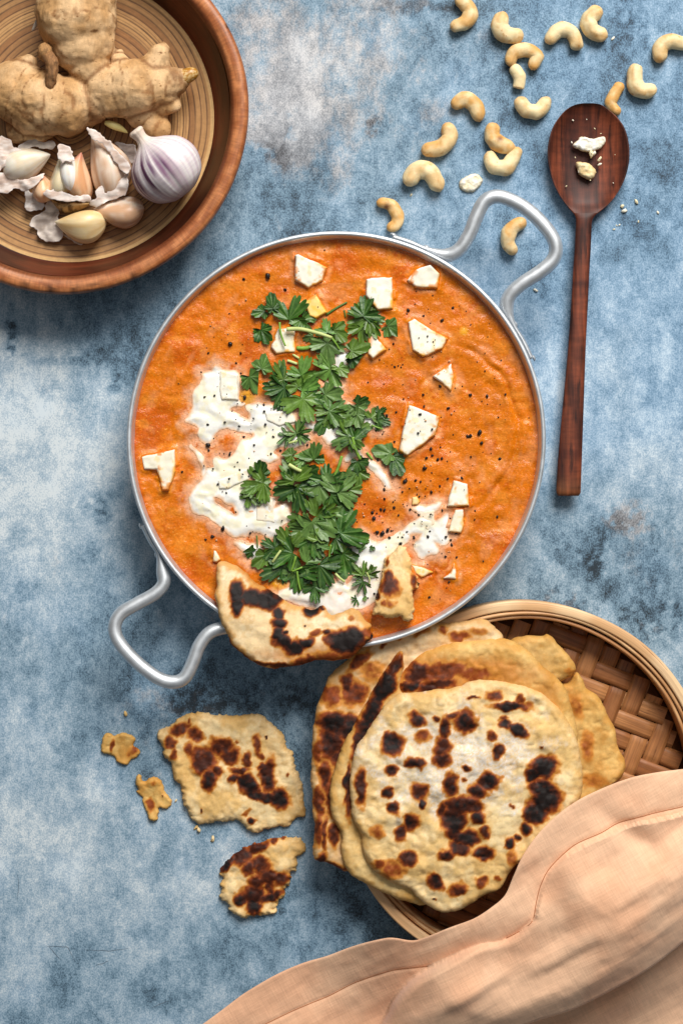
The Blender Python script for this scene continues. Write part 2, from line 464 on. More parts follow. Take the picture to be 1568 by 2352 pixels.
# hairline scratches in the paint
MAT['scratch'] = mk_mat('bare_scratch', tuple(lin(92, 104, 118)), rough=0.5)
def scratches():
    sr = ZF_(0, 2900, 1000)
    L = [sr((100, 590), (112, 640), (100, 750)), sr((285, 1015), (360, 1100)), sr((265, 1018), (400, 1020), (440, 1110)), sr((500, 1040), (640, 1045), (760, 1030)), sr((890, 1380), (1000, 1330)), sr((560, 1130), (640, 1105))]
    Vs, Fs, o = [], [], 0
    for l in L:
        p = resample(sc(l), 14); p = p + 1.2 * np.stack([vnoise(p[:, 0] / 9, p[:, 1] / 9), vnoise(p[:, 1] / 9, p[:, 0] / 9, seed=5)], 1)
        t = np.gradient(p, axis=0); t /= np.linalg.norm(t, axis=1)[:, None] + 1e-9
        w = 0.5 * np.sin(np.linspace(0.15, np.pi - 0.15, len(p)))[:, None] * np.stack([-t[:, 1], t[:, 0]], 1)
        V = np.concatenate([p + w, p - w]); V = np.concatenate([V, np.full((len(V), 1), 0.7)], 1); n = len(p)
        i = np.arange(n - 1); Fs.append(np.stack([i, i + n, i + n + 1, i + 1], 1)[:, ::-1] + o); Vs.append(V); o += len(V)
    tag(mk('paint_scratches', np.concatenate(Vs), np.concatenate(Fs), MAT['scratch']), 'thin dark scratches in the blue table paint', 'scratches', kind='stuff')
scratches()

# ------------------------------------------------------------------ the turned wooden bowl
MAT['bowl_rim'] = mk_mat('reddish_rim_wood', None, rough=0.42, spec=0.4,
    var=[('g', (60, 900, 10), 5, 0.82, 1.16), ('g', (620, 120, 50), 4, 0.76, 1.2)],
    tint=[('g', (16, 400, 30), 4, 0.58, 0.72, tuple(lin(126, 66, 34)))],
    bump=[('g', (300, 900, 10), 3, 0.25, 0.0003)])
MAT['bowl_dark'] = mk_mat('mahogany_band_wood', None, rough=0.38, spec=0.4,
    var=[('g', (45, 700, 30), 5, 0.6, 1.45)], bump=[('g', (40, 600, 30), 3, 0.15, 0.0003)])
MAT['bowl_ply'] = mk_mat('ringed_plywood', None, rough=0.5, spec=0.35,
    var=[('g', (30, 10, 900), 4, 0.82, 1.16), ('o', s3(300), 3, 0.9, 1.1)], bump=[('g', (25, 10, 700), 3, 0.2, 0.0003)])
BZ = 150.0
bc = s1((147, 250), BZ)
def wooden_bowl():
    root = empty('wooden_bowl', bc[0], bc[1], 0)
    tag(root, 'round turned wooden bowl with dark inner band, holding ginger and garlic', 'bowl')
    prof = np.array([(0, 2), (300, 2), (330, 4), (365, 40), (392, 85), (404, 120), (407, 136), (404, 147), (395, 151.5), (384, 151), (374, 147), (368, 139), (366, 132)])
    pr = np.concatenate([resample(prof[:2], 4)[:-1], catmull(prof[1:], 5, False)])
    wob = lambda r, z, a: (1.6 * np.sin(3 * a + 1) + 0.8 * np.sin(7 * a), 1.2 * np.sin(2 * a))
    V, q, gc = lathe(pr, *bc, n=240, a0=math.pi * 0.75, wob=wob)
    ang = np.arctan2(V[:, 1] - bc[1], V[:, 0] - bc[0]); rr = np.hypot(V[:, 0] - bc[0], V[:, 1] - bc[1])
    n1 = fbm(ang * 14, rr / 14, seed=2)
    c = mixc(lin(160, 92, 50), lin(194, 124, 76), sstep(-0.6, 0.6, n1))
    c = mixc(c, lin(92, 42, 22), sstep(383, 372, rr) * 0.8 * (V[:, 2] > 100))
    c = mixc(c, lin(128, 66, 34), sstep(400, 407, rr) * 0.5)
    for (au, av, w) in [(118, 645, 0.035), (212, 643, 0.05), (172, 650, 0.02), (492, 75, 0.02), (60, 640, 0.02), (300, 610, 0.02)]:
        p = s1((au, av), BZ); a0 = math.atan2(p[1] - bc[1], p[0] - bc[0]); da = np.abs((ang - a0 + np.pi) % (2 * np.pi) - np.pi)
        k = np.exp(-(da / w) ** 2) * sstep(385, 397, rr) * sstep(-0.7, 0.2, fbm(ang * 40, rr / 8, seed=9))
        c = mixc(c, lin(48, 26, 18), np.clip(k, 0, 1) * 0.9)
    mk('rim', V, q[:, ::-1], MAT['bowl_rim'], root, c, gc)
    prof = np.array([(366.5, 131), (362, 122), (350, 96), (338, 72), (330, 61), (326.5, 58)])
    V, q, gc = lathe(catmull(prof, 5, False), *bc, n=200, a0=math.pi * 0.75)
    ang = np.arctan2(V[:, 1] - bc[1], V[:, 0] - bc[0])
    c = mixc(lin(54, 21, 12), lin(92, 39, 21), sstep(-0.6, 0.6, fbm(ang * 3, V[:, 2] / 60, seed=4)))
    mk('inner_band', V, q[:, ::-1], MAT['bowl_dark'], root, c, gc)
    # plywood floor of thin concentric rings
    rs = np.arange(326, 0, -1.0)
    zz = 47 + 11 * (rs / 326) ** 3
    V, q, gc = lathe(np.stack([rs, zz], 1), *bc, n=150, a0=math.pi * 0.75)
    rr = np.repeat(rs, 151); ang = np.tile(np.linspace(0, 2 * np.pi, 151), len(rs))
    off = 1.6 * np.sin(ang * 2 + 1) + 1.1 * np.sin(ang * 5)
    ro = rr + off
    k = np.floor(ro / 13.5); f = ro / 13.5 - k
    tone = _h(k, k * 0 + 3, k * 0, 5)
    c = mixc(lin(146, 100, 58), lin(204, 158, 102), tone)
    line = np.maximum(np.exp(-((f - 0.10) / 0.13) ** 2) * (0.8 + 0.2 * vnoise(ang * 9, k * 3.1)), 0.55 * np.exp(-((f - 0.55) / 0.08) ** 2) * (tone > 0.45))
    c = mixc(c, lin(70, 42, 26), np.clip(line, 0, 1) * 0.95)
    c = mixc(c, lin(216, 174, 116), sstep(317, 320, rr) * 0.8)
    mk('ringed_floor', V, q[:, ::-1], MAT['bowl_ply'], root, c, gc)
wooden_bowl()
FLOOR = 50.0

# ------------------------------------------------------------------ ginger
MAT['ginger'] = mk_mat('ginger_skin', None, rough=0.72, spec=0.25,
    var=[('o', s3(90), 5, 0.88, 1.10), ('o', (500, 260, 500), 4, 0.82, 1.14)],
    tint=[('o', s3(240, 500, 240), 4, 0.62, 0.72, tuple(lin(140, 96, 55)))],
    bump=[('o', s3(260, 420, 260), 5, 0.5, 0.0008), ('o', s3(60, 140, 60), 4, 0.35, 0.0015)])
def ginger():
    zr = 120.0
    root_xy = s1((220, 165), zr)
    root = empty('ginger_root', root_xy[0], root_xy[1], FLOOR)
    tag(root, 'knobbly tan ginger root with stubby fingers lying in the wooden bowl', 'ginger')
    k = ZS.k
    balls = [  # x, y, r, z (all in zoom units) grouped by lobe
        [(600, -260, 250, 300), (605, -40, 290, 330), (595, 140, 300, 340), (640, 330, 245, 310), (690, 500, 170, 290)],
        [(110, 690, 225, 240), (300, 790, 250, 260), (500, 810, 225, 250), (640, 800, 160, 235)],
        [(150, 530, 95, 250), (230, 470, 60, 260)],
        [(-20, 640, 140, 220), (-160, 620, 150, 210)],
        [(120, 985, 85, 130), (300, 960, 110, 150)],
        [(700, 780, 150, 240), (860, 690, 205, 265), (1050, 680, 215, 275), (1210, 660, 165, 260), (1310, 640, 110, 250)],
        [(1180, 520, 130, 260), (1225, 430, 92, 280), (1260, 390, 62, 285)],
        [(920, 450, 80, 250), (930, 395, 36, 260)],
        [(1330, 610, 95, 255), (1400, 600, 66, 255)],
        [(1260, 800, 90, 210), (1350, 805, 44, 220)],
        [(1090, 860, 120, 190), (1180, 950, 92, 160), (1235, 960, 74, 150)]]
    LB = []
    for lobe in balls:
        a = []
        for (x, y, r, z) in lobe:
            p = s1(ZS((x, y))[0], zr); a.append((p[0], p[1], FLOOR + z * k * 0.82, r * k))
        LB.append(np.array(a))
    allp = np.concatenate(LB)
    lo = np.array([allp[:, 0].min() - 60, allp[:, 1].min() - 45, FLOOR - 8]); hi = np.array([allp[:, 0].max() + 40, allp[:, 1].max() + 90, (allp[:, 2] + allp[:, 3]).max() + 12])
    res = 4.4
    gx, gy, gz = [np.arange(lo[i], hi[i], res) for i in range(3)]
    X, Y, Zg = np.meshgrid(gx, gy, gz, indexing='ij')
    n1 = fbm(X / 40, Y / 40, Zg / 40, seed=5, o=3) * 5.0
    n2 = vnoise(X / 9, Y / 9, Zg / 9, seed=8) * 1.5
    tot = None; first = None; second = None; ringv = np.zeros(X.shape)
    for li, lobe in enumerate(LB):
        d = np.full(X.shape, 1e9); s = np.zeros(X.shape); acc = 0
        for a, b in zip(lobe[:-1], lobe[1:]):
            ab = b[:3] - a[:3]; L2 = (ab ** 2).sum(); L = math.sqrt(L2)
            t = np.clip(((X - a[0]) * ab[0] + (Y - a[1]) * ab[1] + (Zg - a[2]) * ab[2]) / L2, 0, 1)
            dd = np.sqrt((X - a[0] - t * ab[0]) ** 2 + (Y - a[1] - t * ab[1]) ** 2 + ((Zg - a[2] - t * ab[2]) * 1.12) ** 2) - (a[3] + t * (b[3] - a[3]))
            m = dd < d; s = np.where(m, acc + t * L, s); d = np.minimum(d, dd); acc += L
        warp = s + 9 * fbm(X / 45, Y / 45, Zg / 45, seed=li + 30, o=2)
        ph = (warp / 25.0) % 1.0
        ring = np.exp(-((ph - 0.5) / 0.09) ** 2)
        d = d + 1.5 * ring - 1.0 * np.exp(-((ph - 0.66) / 0.08) ** 2)
        if tot is None: tot = d; first = d; second = np.full(X.shape, 1e9); ringv = ring
        else:
            second = np.where(d < first, first, np.minimum(second, d)); ringv = np.where(d < first, ring, ringv); first = np.minimum(first, d)
            kk = 13.0
            h = np.clip(0.5 + 0.5 * (tot - d) / kk, 0, 1)
            tot = tot * (1 - h) + d * h - kk * h * (1 - h)
    tot = tot + n1 + n2
    tot = np.maximum(tot, FLOOR - 2 - Zg)
    V, Q = surface_nets(tot, lo, res)
    ii = np.clip(((V - lo) / res).astype(int), 0, np.array(X.shape) - 1)
    seam = (second - first)[ii[:, 0], ii[:, 1], ii[:, 2]]; rg = ringv[ii[:, 0], ii[:, 1], ii[:, 2]]
    nn = fbm(V[:, 0] / 50, V[:, 1] / 50, V[:, 2] / 50, seed=41)
    c = mixc(lin(192, 148, 98), lin(220, 182, 136), sstep(-0.5, 0.6, nn))
    c = mixc(c, lin(136, 88, 46), sstep(0.2, 0.9, rg) * sstep(-0.5, 0.4, fbm(V[:, 0] / 16, V[:, 1] / 16, V[:, 2] / 16, seed=44)) * 0.75)
    c = mixc(c, lin(126, 80, 42), (1 - sstep(0, 10, seam)) * 0.75)
    pN = s1(ZS((120, 1020))[0], 70); c = mixc(c, lin(120, 76, 40), 0.7 * np.exp(-(np.hypot(V[:, 0] - pN[0], V[:, 1] - pN[1]) / 26) ** 2) * sstep(-0.4, 0.3, fbm(V[:, 0] / 8, V[:, 1] / 8, seed=3)))
    mk('rhizome', V, Q, MAT['ginger'], root, c)
    # amber bud at the tip of the right finger
    p = [s1(ZS(q)[0], 115) for q in [(1385, 612), (1440, 585), (1490, 560), (1520, 535)]]
    P = catmull(np.array([(a[0], a[1], z) for a, z in zip(p, (112, 114, 114, 112))]), 5, False)
    t = np.linspace(0, 1, len(P)); r = 19 * (1 - 0.25 * t) * np.sqrt(np.clip(1 - (np.clip(t - 0.55, 0, 1) / 0.46) ** 2, 0.002, 1))
    V, F, gc = sweep(P, r, r, 14)
    mk('amber_bud', V, F, mk_mat('bud_skin', tuple(lin(176, 120, 40)), rough=0.35, tint=[('o', s3(500), 3, 0.45, 0.62, tuple(lin(212, 178, 120)))]), root, None, gc)
    # woody dried shoot hanging between the lobes
    woody = mk_mat('woody_shoot', None, rough=0.8, var=[('o', (700, 260, 700), 5, 0.45, 1.3)], bump=[('o', (700, 300, 700), 4, 0.8, 0.001)])
    p = ZS((340, 400), (380, 440), (410, 520), (395, 620), (375, 700), (365, 765))
    P = catmull(np.array([(*s1(q, 165), z) for q, z in zip(p, (150, 172, 178, 172, 160, 146))]), 6, False)
    t = np.linspace(0, 1, len(P)); r = np.interp(t, [0, 0.12, 0.35, 0.6, 0.85, 1], [9, 14, 15, 12, 7, 1.5])
    V, F, gc = sweep(P, r, r * 0.8, 16)
    V = V + 2.6 * np.stack([vnoise(V[:, 0] / 6, V[:, 1] / 6, V[:, 2] / 6, seed=i) for i in range(3)], 1)
    mk('dried_shoot', V, F, woody, root, np.tile(lin(150, 106, 64), (len(V), 1)), gc)
    p = ZS((355, 330), (350, 400), (350, 460))
    P = catmull(np.array([(*s1(q, 160), z) for q, z in zip(p, (150, 168, 150))]), 6, False)
    V, F, gc = sweep(P, 17 * np.sin(np.linspace(0.25, np.pi - 0.3, len(P))), 14 * np.sin(np.linspace(0.25, np.pi - 0.3, len(P))), 14)
    V = V + 2.4 * np.stack([vnoise(V[:, 0] / 8, V[:, 1] / 8, V[:, 2] / 8, seed=i + 4) for i in range(3)], 1)
    mk('shoot_stub', V, F, woody, root, np.tile(lin(176, 130, 80), (len(V), 1)), gc)
    # pale green sprout at the underside
    p = ZS((815, 950), (870, 968), (930, 990), (985, 1020))
    P = catmull(np.array([(*s1(q, 95), z) for q, z in zip(p, (104, 104, 98, 90))]), 5, False)
    V, F, gc = sweep(P, 9 * np.sin(np.linspace(0.4, np.pi - 0.1, len(P))), 7 * np.sin(np.linspace(0.4, np.pi - 0.1, len(P))), 12)
    mk('green_sprout', V, F, mk_mat('sprout_skin', tuple(lin(216, 200, 128)), rough=0.5), root, None, gc)
    # bare scraped patch: cut end of the upper finger
    P = sc(ZS((245, 235), (262, 180), (300, 110), (350, 50), (352, 90), (310, 165), (268, 225)), 118)
    slab('cut_face', P, 2.5, 6, 6, lambda x, y: 118 + 0 * x, mk_mat('dry_cut', None, rough=0.8, var=[('o', s3(300), 4, 0.8, 1.1)]), lambda x, y, d, z: np.tile(lin(190, 176, 160), (len(x), 1)), parent=root, smooth_n=3)
ginger()

# ------------------------------------------------------------------ garlic
MAT['garlic'] = mk_mat('garlic_skin', None, rough=0.5, spec=0.35, sss=0.12, sss_col=(0.004, 0.003, 0.002),
    var=[('g', (60, 700, 60), 4, 0.90, 1.06)], bump=[('g', (60, 900, 60), 3, 0.25, 0.0005)])
MAT['clove'] = mk_mat('clove_skin', None, rough=0.36, spec=0.45, sss=0.15, sss_col=(0.004, 0.003, 0.0015),
    var=[('g', (40, 380, 40), 4, 0.90, 1.06)], bump=[('g', (40, 500, 40), 3, 0.18, 0.0004)])
MAT['paper'] = mk_mat('papery_skin', None, rough=0.55, spec=0.3, sss=0.05,
    var=[('o', s3(120, 400, 120), 4, 0.86, 1.08)], bump=[('o', s3(300, 600, 300), 4, 0.3, 0.0005)])
def garlic_bulb():
    c0 = ZA((985, 1005))[0]; tip = ZA((818, 800))[0]
    R = 78.0
    P0 = s1(c0, 118); T = s1(tip, 118)
    d = T - P0; az = math.atan2(d[1], d[0])
    root = empty('garlic_bulb', P0[0], P0[1], FLOOR)
    tag(root, 'whole white garlic bulb streaked purple, lying against the bowl wall', 'garlic')
    prof = np.array([(0.5, -66), (14, -66), (34, -62), (62, -44), (77, -14), (78, 14), (66, 42), (45, 60), (27, 71), (17, 80), (13.5, 90), (15, 100), (17, 107), (12, 112), (0.5, 111)])
    pr = catmull(prof, 5, False); pr[:, 0] = np.maximum(pr[:, 0], 0.4)
    def wob(r, z, a):
        k = np.clip(r / 78, 0, 1)
        return 4.2 * k * (np.abs(np.cos(4.5 * a + 0.4)) ** 0.7 - 0.6) + 2.0 * k * np.sin(2 * a) + 0.5 * k * np.sin(38 * a), 0 * r
    V, q, gc = lathe(pr, 0, 0, n=120, wob=wob)
    ang = np.tile(np.linspace(0, 2 * np.pi, 121), len(pr)); zz = np.repeat(pr[:, 1], 121)
    body = V.copy()
    Rm = rotm(0, math.radians(74), az)
    V = V @ Rm.T
    V[:, :2] += P0; V[:, 2] += FLOOR + 84
    st = fbm(ang * 9, zz / 160, seed=7); st2 = vnoise(ang * 26, zz / 120, seed=3)
    c = mixc(lin(236, 228, 226), lin(214, 198, 204), sstep(-0.3, 0.6, st2))
    # purple streaks radiating from the neck, stronger on the lower left flank
    pv = ZA((925, 1030))[0]; pp = s1(pv, 150); dd = np.hypot((V[:, 0] - pp[0]) / 40, (V[:, 1] - pp[1]) / 34)
    pv2 = s1(ZA((800, 1090))[0], 130); dd2 = np.hypot((V[:, 0] - pv2[0]) / 34, (V[:, 1] - pv2[1]) / 46)
    pur = np.clip(np.exp(-dd ** 2) * 1.0 + np.exp(-dd2 ** 2) * 0.8, 0, 1) * sstep(-0.35, 0.25, st) * (0.7 + 0.3 * st2)
    c = mixc(c, lin(92, 32, 90), np.clip(pur * 1.8, 0, 1))
    c = mixc(c, lin(196, 160, 176), 0.35 * sstep(0.1, 0.6, st) * sstep(90, 20, np.abs(zz)))
    c = mixc(c, lin(226, 204, 178), sstep(64, 92, zz) * 0.7)
    neck = zz > 76
    fq = neck[q].all(1)
    mk('bulb', V, q[~fq], MAT['garlic'], root, c, gc)
    mk('neck', V, q[fq], MAT['garlic'], root, c, gc)
garlic_bulb()

def clove_arrays(L, W, Hh, bend=0.1, seed=0, tipk=1.0):
    """clove along +x: blunt root end at 0, pointed tip at L"""
    n, m = 34, 26
    t = np.linspace(0, 1, n)
    r = np.sin(np.pi * t ** 0.72) ** 0.75 * (1 - 0.22 * t ** 3)
    r = np.where(t > 0.86, np.minimum(r, 0.09 + (1 - t) * 2.1 * tipk), r); r[0] = 0.03; r[-1] = 0.02
    r[1] = max(r[1], 0.22)
    a = np.linspace(0, 2 * np.pi, m + 1)
    sx = np.sign(np.cos(a)) * np.abs(np.cos(a)) ** 0.9; sz = np.sin(a)
    tri = 1 + 0.10 * np.cos(3 * (a - np.pi / 2))
    X = (t * L)[:, None] * np.ones(m + 1); Y = (r * W / 2)[:, None] * (sx * tri) + (bend * L * (t * (1 - t)) * 4)[:, None]
    Zz = (r * Hh / 2)[:, None] * (sz * tri) + Hh * 0.5
    V = np.stack([X, Y, Zz], -1).reshape(-1, 3)
    i = np.arange(n - 1)[:, None]; j = np.arange(m)[None]; mm = m + 1
    q = np.stack([i * mm + j, i * mm + j + 1, (i + 1) * mm + j + 1, (i + 1) * mm + j], -1).reshape(-1, 4)
    gc = np.stack([X, (a * W / 2)[None] * np.ones((n, 1)), 0 * X], -1).reshape(-1, 3)
    A = np.tile(a, n); T = np.repeat(t, mm)
    return V, q, gc, A, T
def clove(name, root_pt, tip_pt, zr, W, Hh, z0, mat, colf, parent=None, bend=0.06, roll=0.0, pitch=0.0, seed=0):
    a, b = s1(root_pt, zr), s1(tip_pt, zr); L = np.linalg.norm(b - a); az = math.atan2(b[1] - a[1], b[0] - a[0])
    V, q, gc, A, T = clove_arrays(L / max(math.cos(pitch), 0.3), W, Hh, bend, seed)
    V[:, 2] -= Hh / 2
    V = V @ rotm(roll, -pitch, 0).T; V = V @ rotm(0, 0, az).T
    V[:, 2] += z0 - V[:, 2].min(); V[:, :2] += a
    st = fbm(A * 3 + seed, T * 2, seed=seed)
    return mk(name, V, q, mat, parent, colf(A, T, st, V), gc)
def c_cream(A, T, st, V):
    c = mixc(lin(226, 190, 132), lin(240, 216, 168), sstep(-0.5, 0.5, st))
    return mixc(c, lin(246, 234, 204), sstep(0.86, 0.97, T) * 0.8)
def c_white(A, T, st, V):
    c = mixc(lin(232, 214, 186), lin(246, 238, 222), sstep(-0.4, 0.4, st))
    return mixc(c, lin(206, 160, 120), sstep(0.3, 0.75, fbm(A * 2.2, T * 1.3, seed=13)) * 0.7)
def c_pink(A, T, st, V):
    c = mixc(lin(226, 168, 122), lin(242, 206, 168), sstep(-0.5, 0.5, st))
    return mixc(c, lin(188, 104, 92), sstep(0.75, 0.97, T) * 0.7)
def c_tan(A, T, st, V):
    return mixc(lin(214, 170, 134), lin(240, 220, 200), sstep(-0.35, 0.35, st))
def paper(name, pts, zr, z0, amp, seed, colr, parent=None, tilt=(0, 0), fold=14.0, res=2.2, lab=None):
    P = sc(pts, zr); m = P.mean(0)
    def base(x, y):
        return z0 + tilt[0] * (x - m[0]) + tilt[1] * (y - m[1]) + 0.8 * amp * fbm(x / (fold * 2.2), y / (fold * 2.2), seed=seed, o=2) + amp * 0.2 * np.abs(vnoise(x / fold, y / fold, seed=seed + 9))
    def colf(x, y, d, z):
        n = fbm(x / 22, y / 9, seed=seed + 3)
        c = mixc(colr[0], colr[1], sstep(-0.5, 0.5, n))
        return mixc(c, lin(244, 240, 238), 0.25 * sstep(4, 0, d))
    return slab(name, P, res, 0.9, 1.5, base, MAT['paper'], colf, parent=parent, smooth_n=4,
                edge=lambda X, Y: 2.4 * vnoise(X / 9, Y / 9, seed=seed) + 0.9 * vnoise(X / 4, Y / 4, seed=seed + 1))
WHITE = (lin(204, 178, 162), lin(236, 222, 212)); GREY = (lin(176, 160, 148), lin(212, 198, 186)); TAN = (lin(190, 150, 108), lin(224, 196, 160))
def garlic_pieces():
    # loose cloves in front
    o = clove('garlic_clove', ZQ((1118, 1060))[0], ZQ((572, 1062))[0], 90, 76, 70, FLOOR + 4, MAT['clove'], c_cream, bend=0.10, roll=0.5, seed=2)
    tag(o, 'peeled cream garlic clove nearest the front of the wooden bowl', 'garlic clove')
    o = clove('garlic_clove', ZQ((1518, 930))[0], ZQ((985, 935))[0], 85, 70, 66, FLOOR + 3, MAT['clove'], c_tan, bend=0.10, roll=-0.4, seed=5)
    tag(o, 'pinkish tan garlic clove tucked below the whole purple bulb', 'garlic clove')
    # opened head: cloves standing in the torn base
    g = empty('opened_garlic_head', *s1((120, 415), 90), FLOOR)
    tag(g, 'broken open garlic head with three cloves in a ragged white base', 'garlic')
    clove('clove', ZQ((560, 800))[0], ZQ((640, 380))[0], 100, 50, 70, FLOOR + 8, MAT['clove'], lambda A, T, st, V: mixc(lin(232, 214, 176), lin(244, 234, 206), sstep(-0.4, 0.4, st)), g, bend=-0.10, pitch=0.35, seed=8)
    clove('clove', ZQ((880, 830))[0], ZQ((862, 345))[0], 100, 62, 72, FLOOR + 6, MAT['clove'], c_pink, g, bend=0.14, pitch=0.35, seed=11)
    clove('clove', ZQ((440, 850))[0], ZQ((430, 560))[0], 92, 52, 60, FLOOR + 4, MAT['clove'], c_pink, g, bend=-0.05, pitch=0.3, seed=14)
    clove('clove', ZQ((735, 725))[0], ZQ((720, 290))[0], 128, 44, 40, FLOOR + 50, MAT['clove'], lambda A, T, st, V: mixc(lin(228, 216, 200), lin(248, 244, 238), sstep(-0.4, 0.2, st)), g, bend=0.04, pitch=0.10, seed=17)
    paper('torn_skin', ZQ((620, 250), (690, 262), (740, 300), (770, 370), (800, 430), (740, 460), (700, 440), (660, 470), (630, 400), (615, 330)), 130, FLOOR + 92, 5, 31, WHITE, g)
    paper('torn_skin', ZQ((460, 760), (560, 725), (690, 760), (790, 790), (950, 800), (945, 860), (820, 850), (700, 860), (590, 840), (500, 810)), 112, FLOOR + 66, 7, 35, WHITE, g)
    P = sc(ZQ((500, 800), (620, 850), (760, 850), (930, 860), (900, 900), (780, 950), (660, 960), (600, 920), (540, 850)), 80)
    slab('root_plate', P, 2.4, 34, 18, lambda x, y: FLOOR + 14 + 0 * x, MAT['paper'], lambda x, y, d, z: mixc(np.tile(lin(206, 168, 114), (len(x), 1)), lin(82, 56, 36), sstep(0.0, 0.35, fbm(x / 10, y / 5, seed=6)) * np.exp(-((x - s1(ZQ((690, 880))[0], 80)[0]) / 26) ** 2)), parent=g, smooth_n=4)
    # clove in its skin on the right
    g = empty('skin_wrapped_clove', *s1((245, 390), 100), FLOOR)
    tag(g, 'tall garlic clove half wrapped in white papery skin beside the purple bulb', 'garlic clove')
    clove('clove', ZQ((1180, 800))[0], ZQ((965, 130))[0], 105, 92, 74, FLOOR + 8, MAT['clove'], c_tan, g, bend=-0.10, pitch=0.12, seed=21)
    paper('torn_skin', ZQ((920, 85), (1000, 100), (1080, 160), (1180, 250), (1270, 370), (1368, 470), (1340, 560), (1250, 500), (1180, 380), (1100, 280), (1010, 220), (940, 170)), 125, FLOOR + 84, 5, 41, WHITE, g, tilt=(0.05, 0.02))
    paper('torn_skin', ZQ((1160, 660), (1250, 640), (1350, 560), (1330, 760), (1270, 800), (1150, 840), (1060, 880), (960, 900), (950, 850), (1010, 800), (1000, 740), (1080, 690), (1110, 760)), 112, FLOOR + 62, 8, 43, WHITE, g, tilt=(0.1, 0.1))
    # clove in its skin at the left edge
    g = empty('skin_wrapped_clove', *s1((60, 375), 90), FLOOR)
    tag(g, 'garlic clove spilling from crumpled papery skin at the far left of the bowl', 'garlic clove')
    clove('clove', ZQ((30, 560))[0], ZQ((520, 345))[0], 105, 78, 68, FLOOR + 12, MAT['clove'], c_white, g, bend=0.05, pitch=0.0, seed=25)
    paper('torn_skin', ZQ((-60, 190), (90, 195), (130, 270), (200, 290), (230, 340), (140, 430), (60, 480), (-60, 520)), 110, FLOOR + 60, 10, 51, WHITE, g)
    paper('torn_skin', ZQ((160, 290), (220, 235), (330, 190), (470, 215), (540, 200), (585, 240), (540, 300), (470, 290), (360, 270), (250, 320), (190, 310)), 105, FLOOR + 46, 9, 53, GREY, g)
    paper('torn_skin', ZQ((-60, 540), (60, 560), (200, 630), (330, 600), (470, 540), (400, 640), (340, 710), (240, 740), (150, 700), (60, 760), (-60, 690)), 112, FLOOR + 56, 9, 55, WHITE, g)
    # loose papery skins
    o = paper('garlic_skin_scrap', ZQ((235, 640), (340, 620), (300, 740), (370, 780), (450, 860), (400, 940), (265, 930), (255, 800)), 80, FLOOR + 18, 9, 61, (lin(184, 168, 158), lin(226, 218, 212)))
    tag(o, 'pale scrap of garlic skin left of the opened head', 'garlic skin')
    o = paper('garlic_skin_scrap', ZQ((485, 810), (560, 860), (605, 920), (600, 1000), (640, 1080), (640, 1240), (430, 1245), (370, 1130), (300, 1090), (330, 1010), (450, 930)), 85, FLOOR + 20, 9, 63, GREY)
    tag(o, 'large beige papery scrap of garlic skin left of the peeled clove', 'garlic skin')
    o = paper('garlic_skin_scrap', ZQ((640, 1160), (720, 1210), (800, 1240), (890, 1270), (860, 1300), (760, 1270), (660, 1210)), 60, FLOOR + 6, 2.5, 65, (lin(208, 190, 160), lin(232, 220, 200)))
    tag(o, 'thin curved sliver of garlic skin under the peeled clove', 'garlic skin')
    o = paper('garlic_skin_scrap', ZQ((1200, 230), (1300, 240), (1420, 260), (1420, 420), (1360, 440), (1290, 330)), 70, FLOOR + 16, 5, 67, (lin(120, 106, 100), lin(160, 146, 138)))
    tag(o, 'grey shaded scrap of garlic skin between wrapped clove and bulb', 'garlic skin')
garlic_pieces()
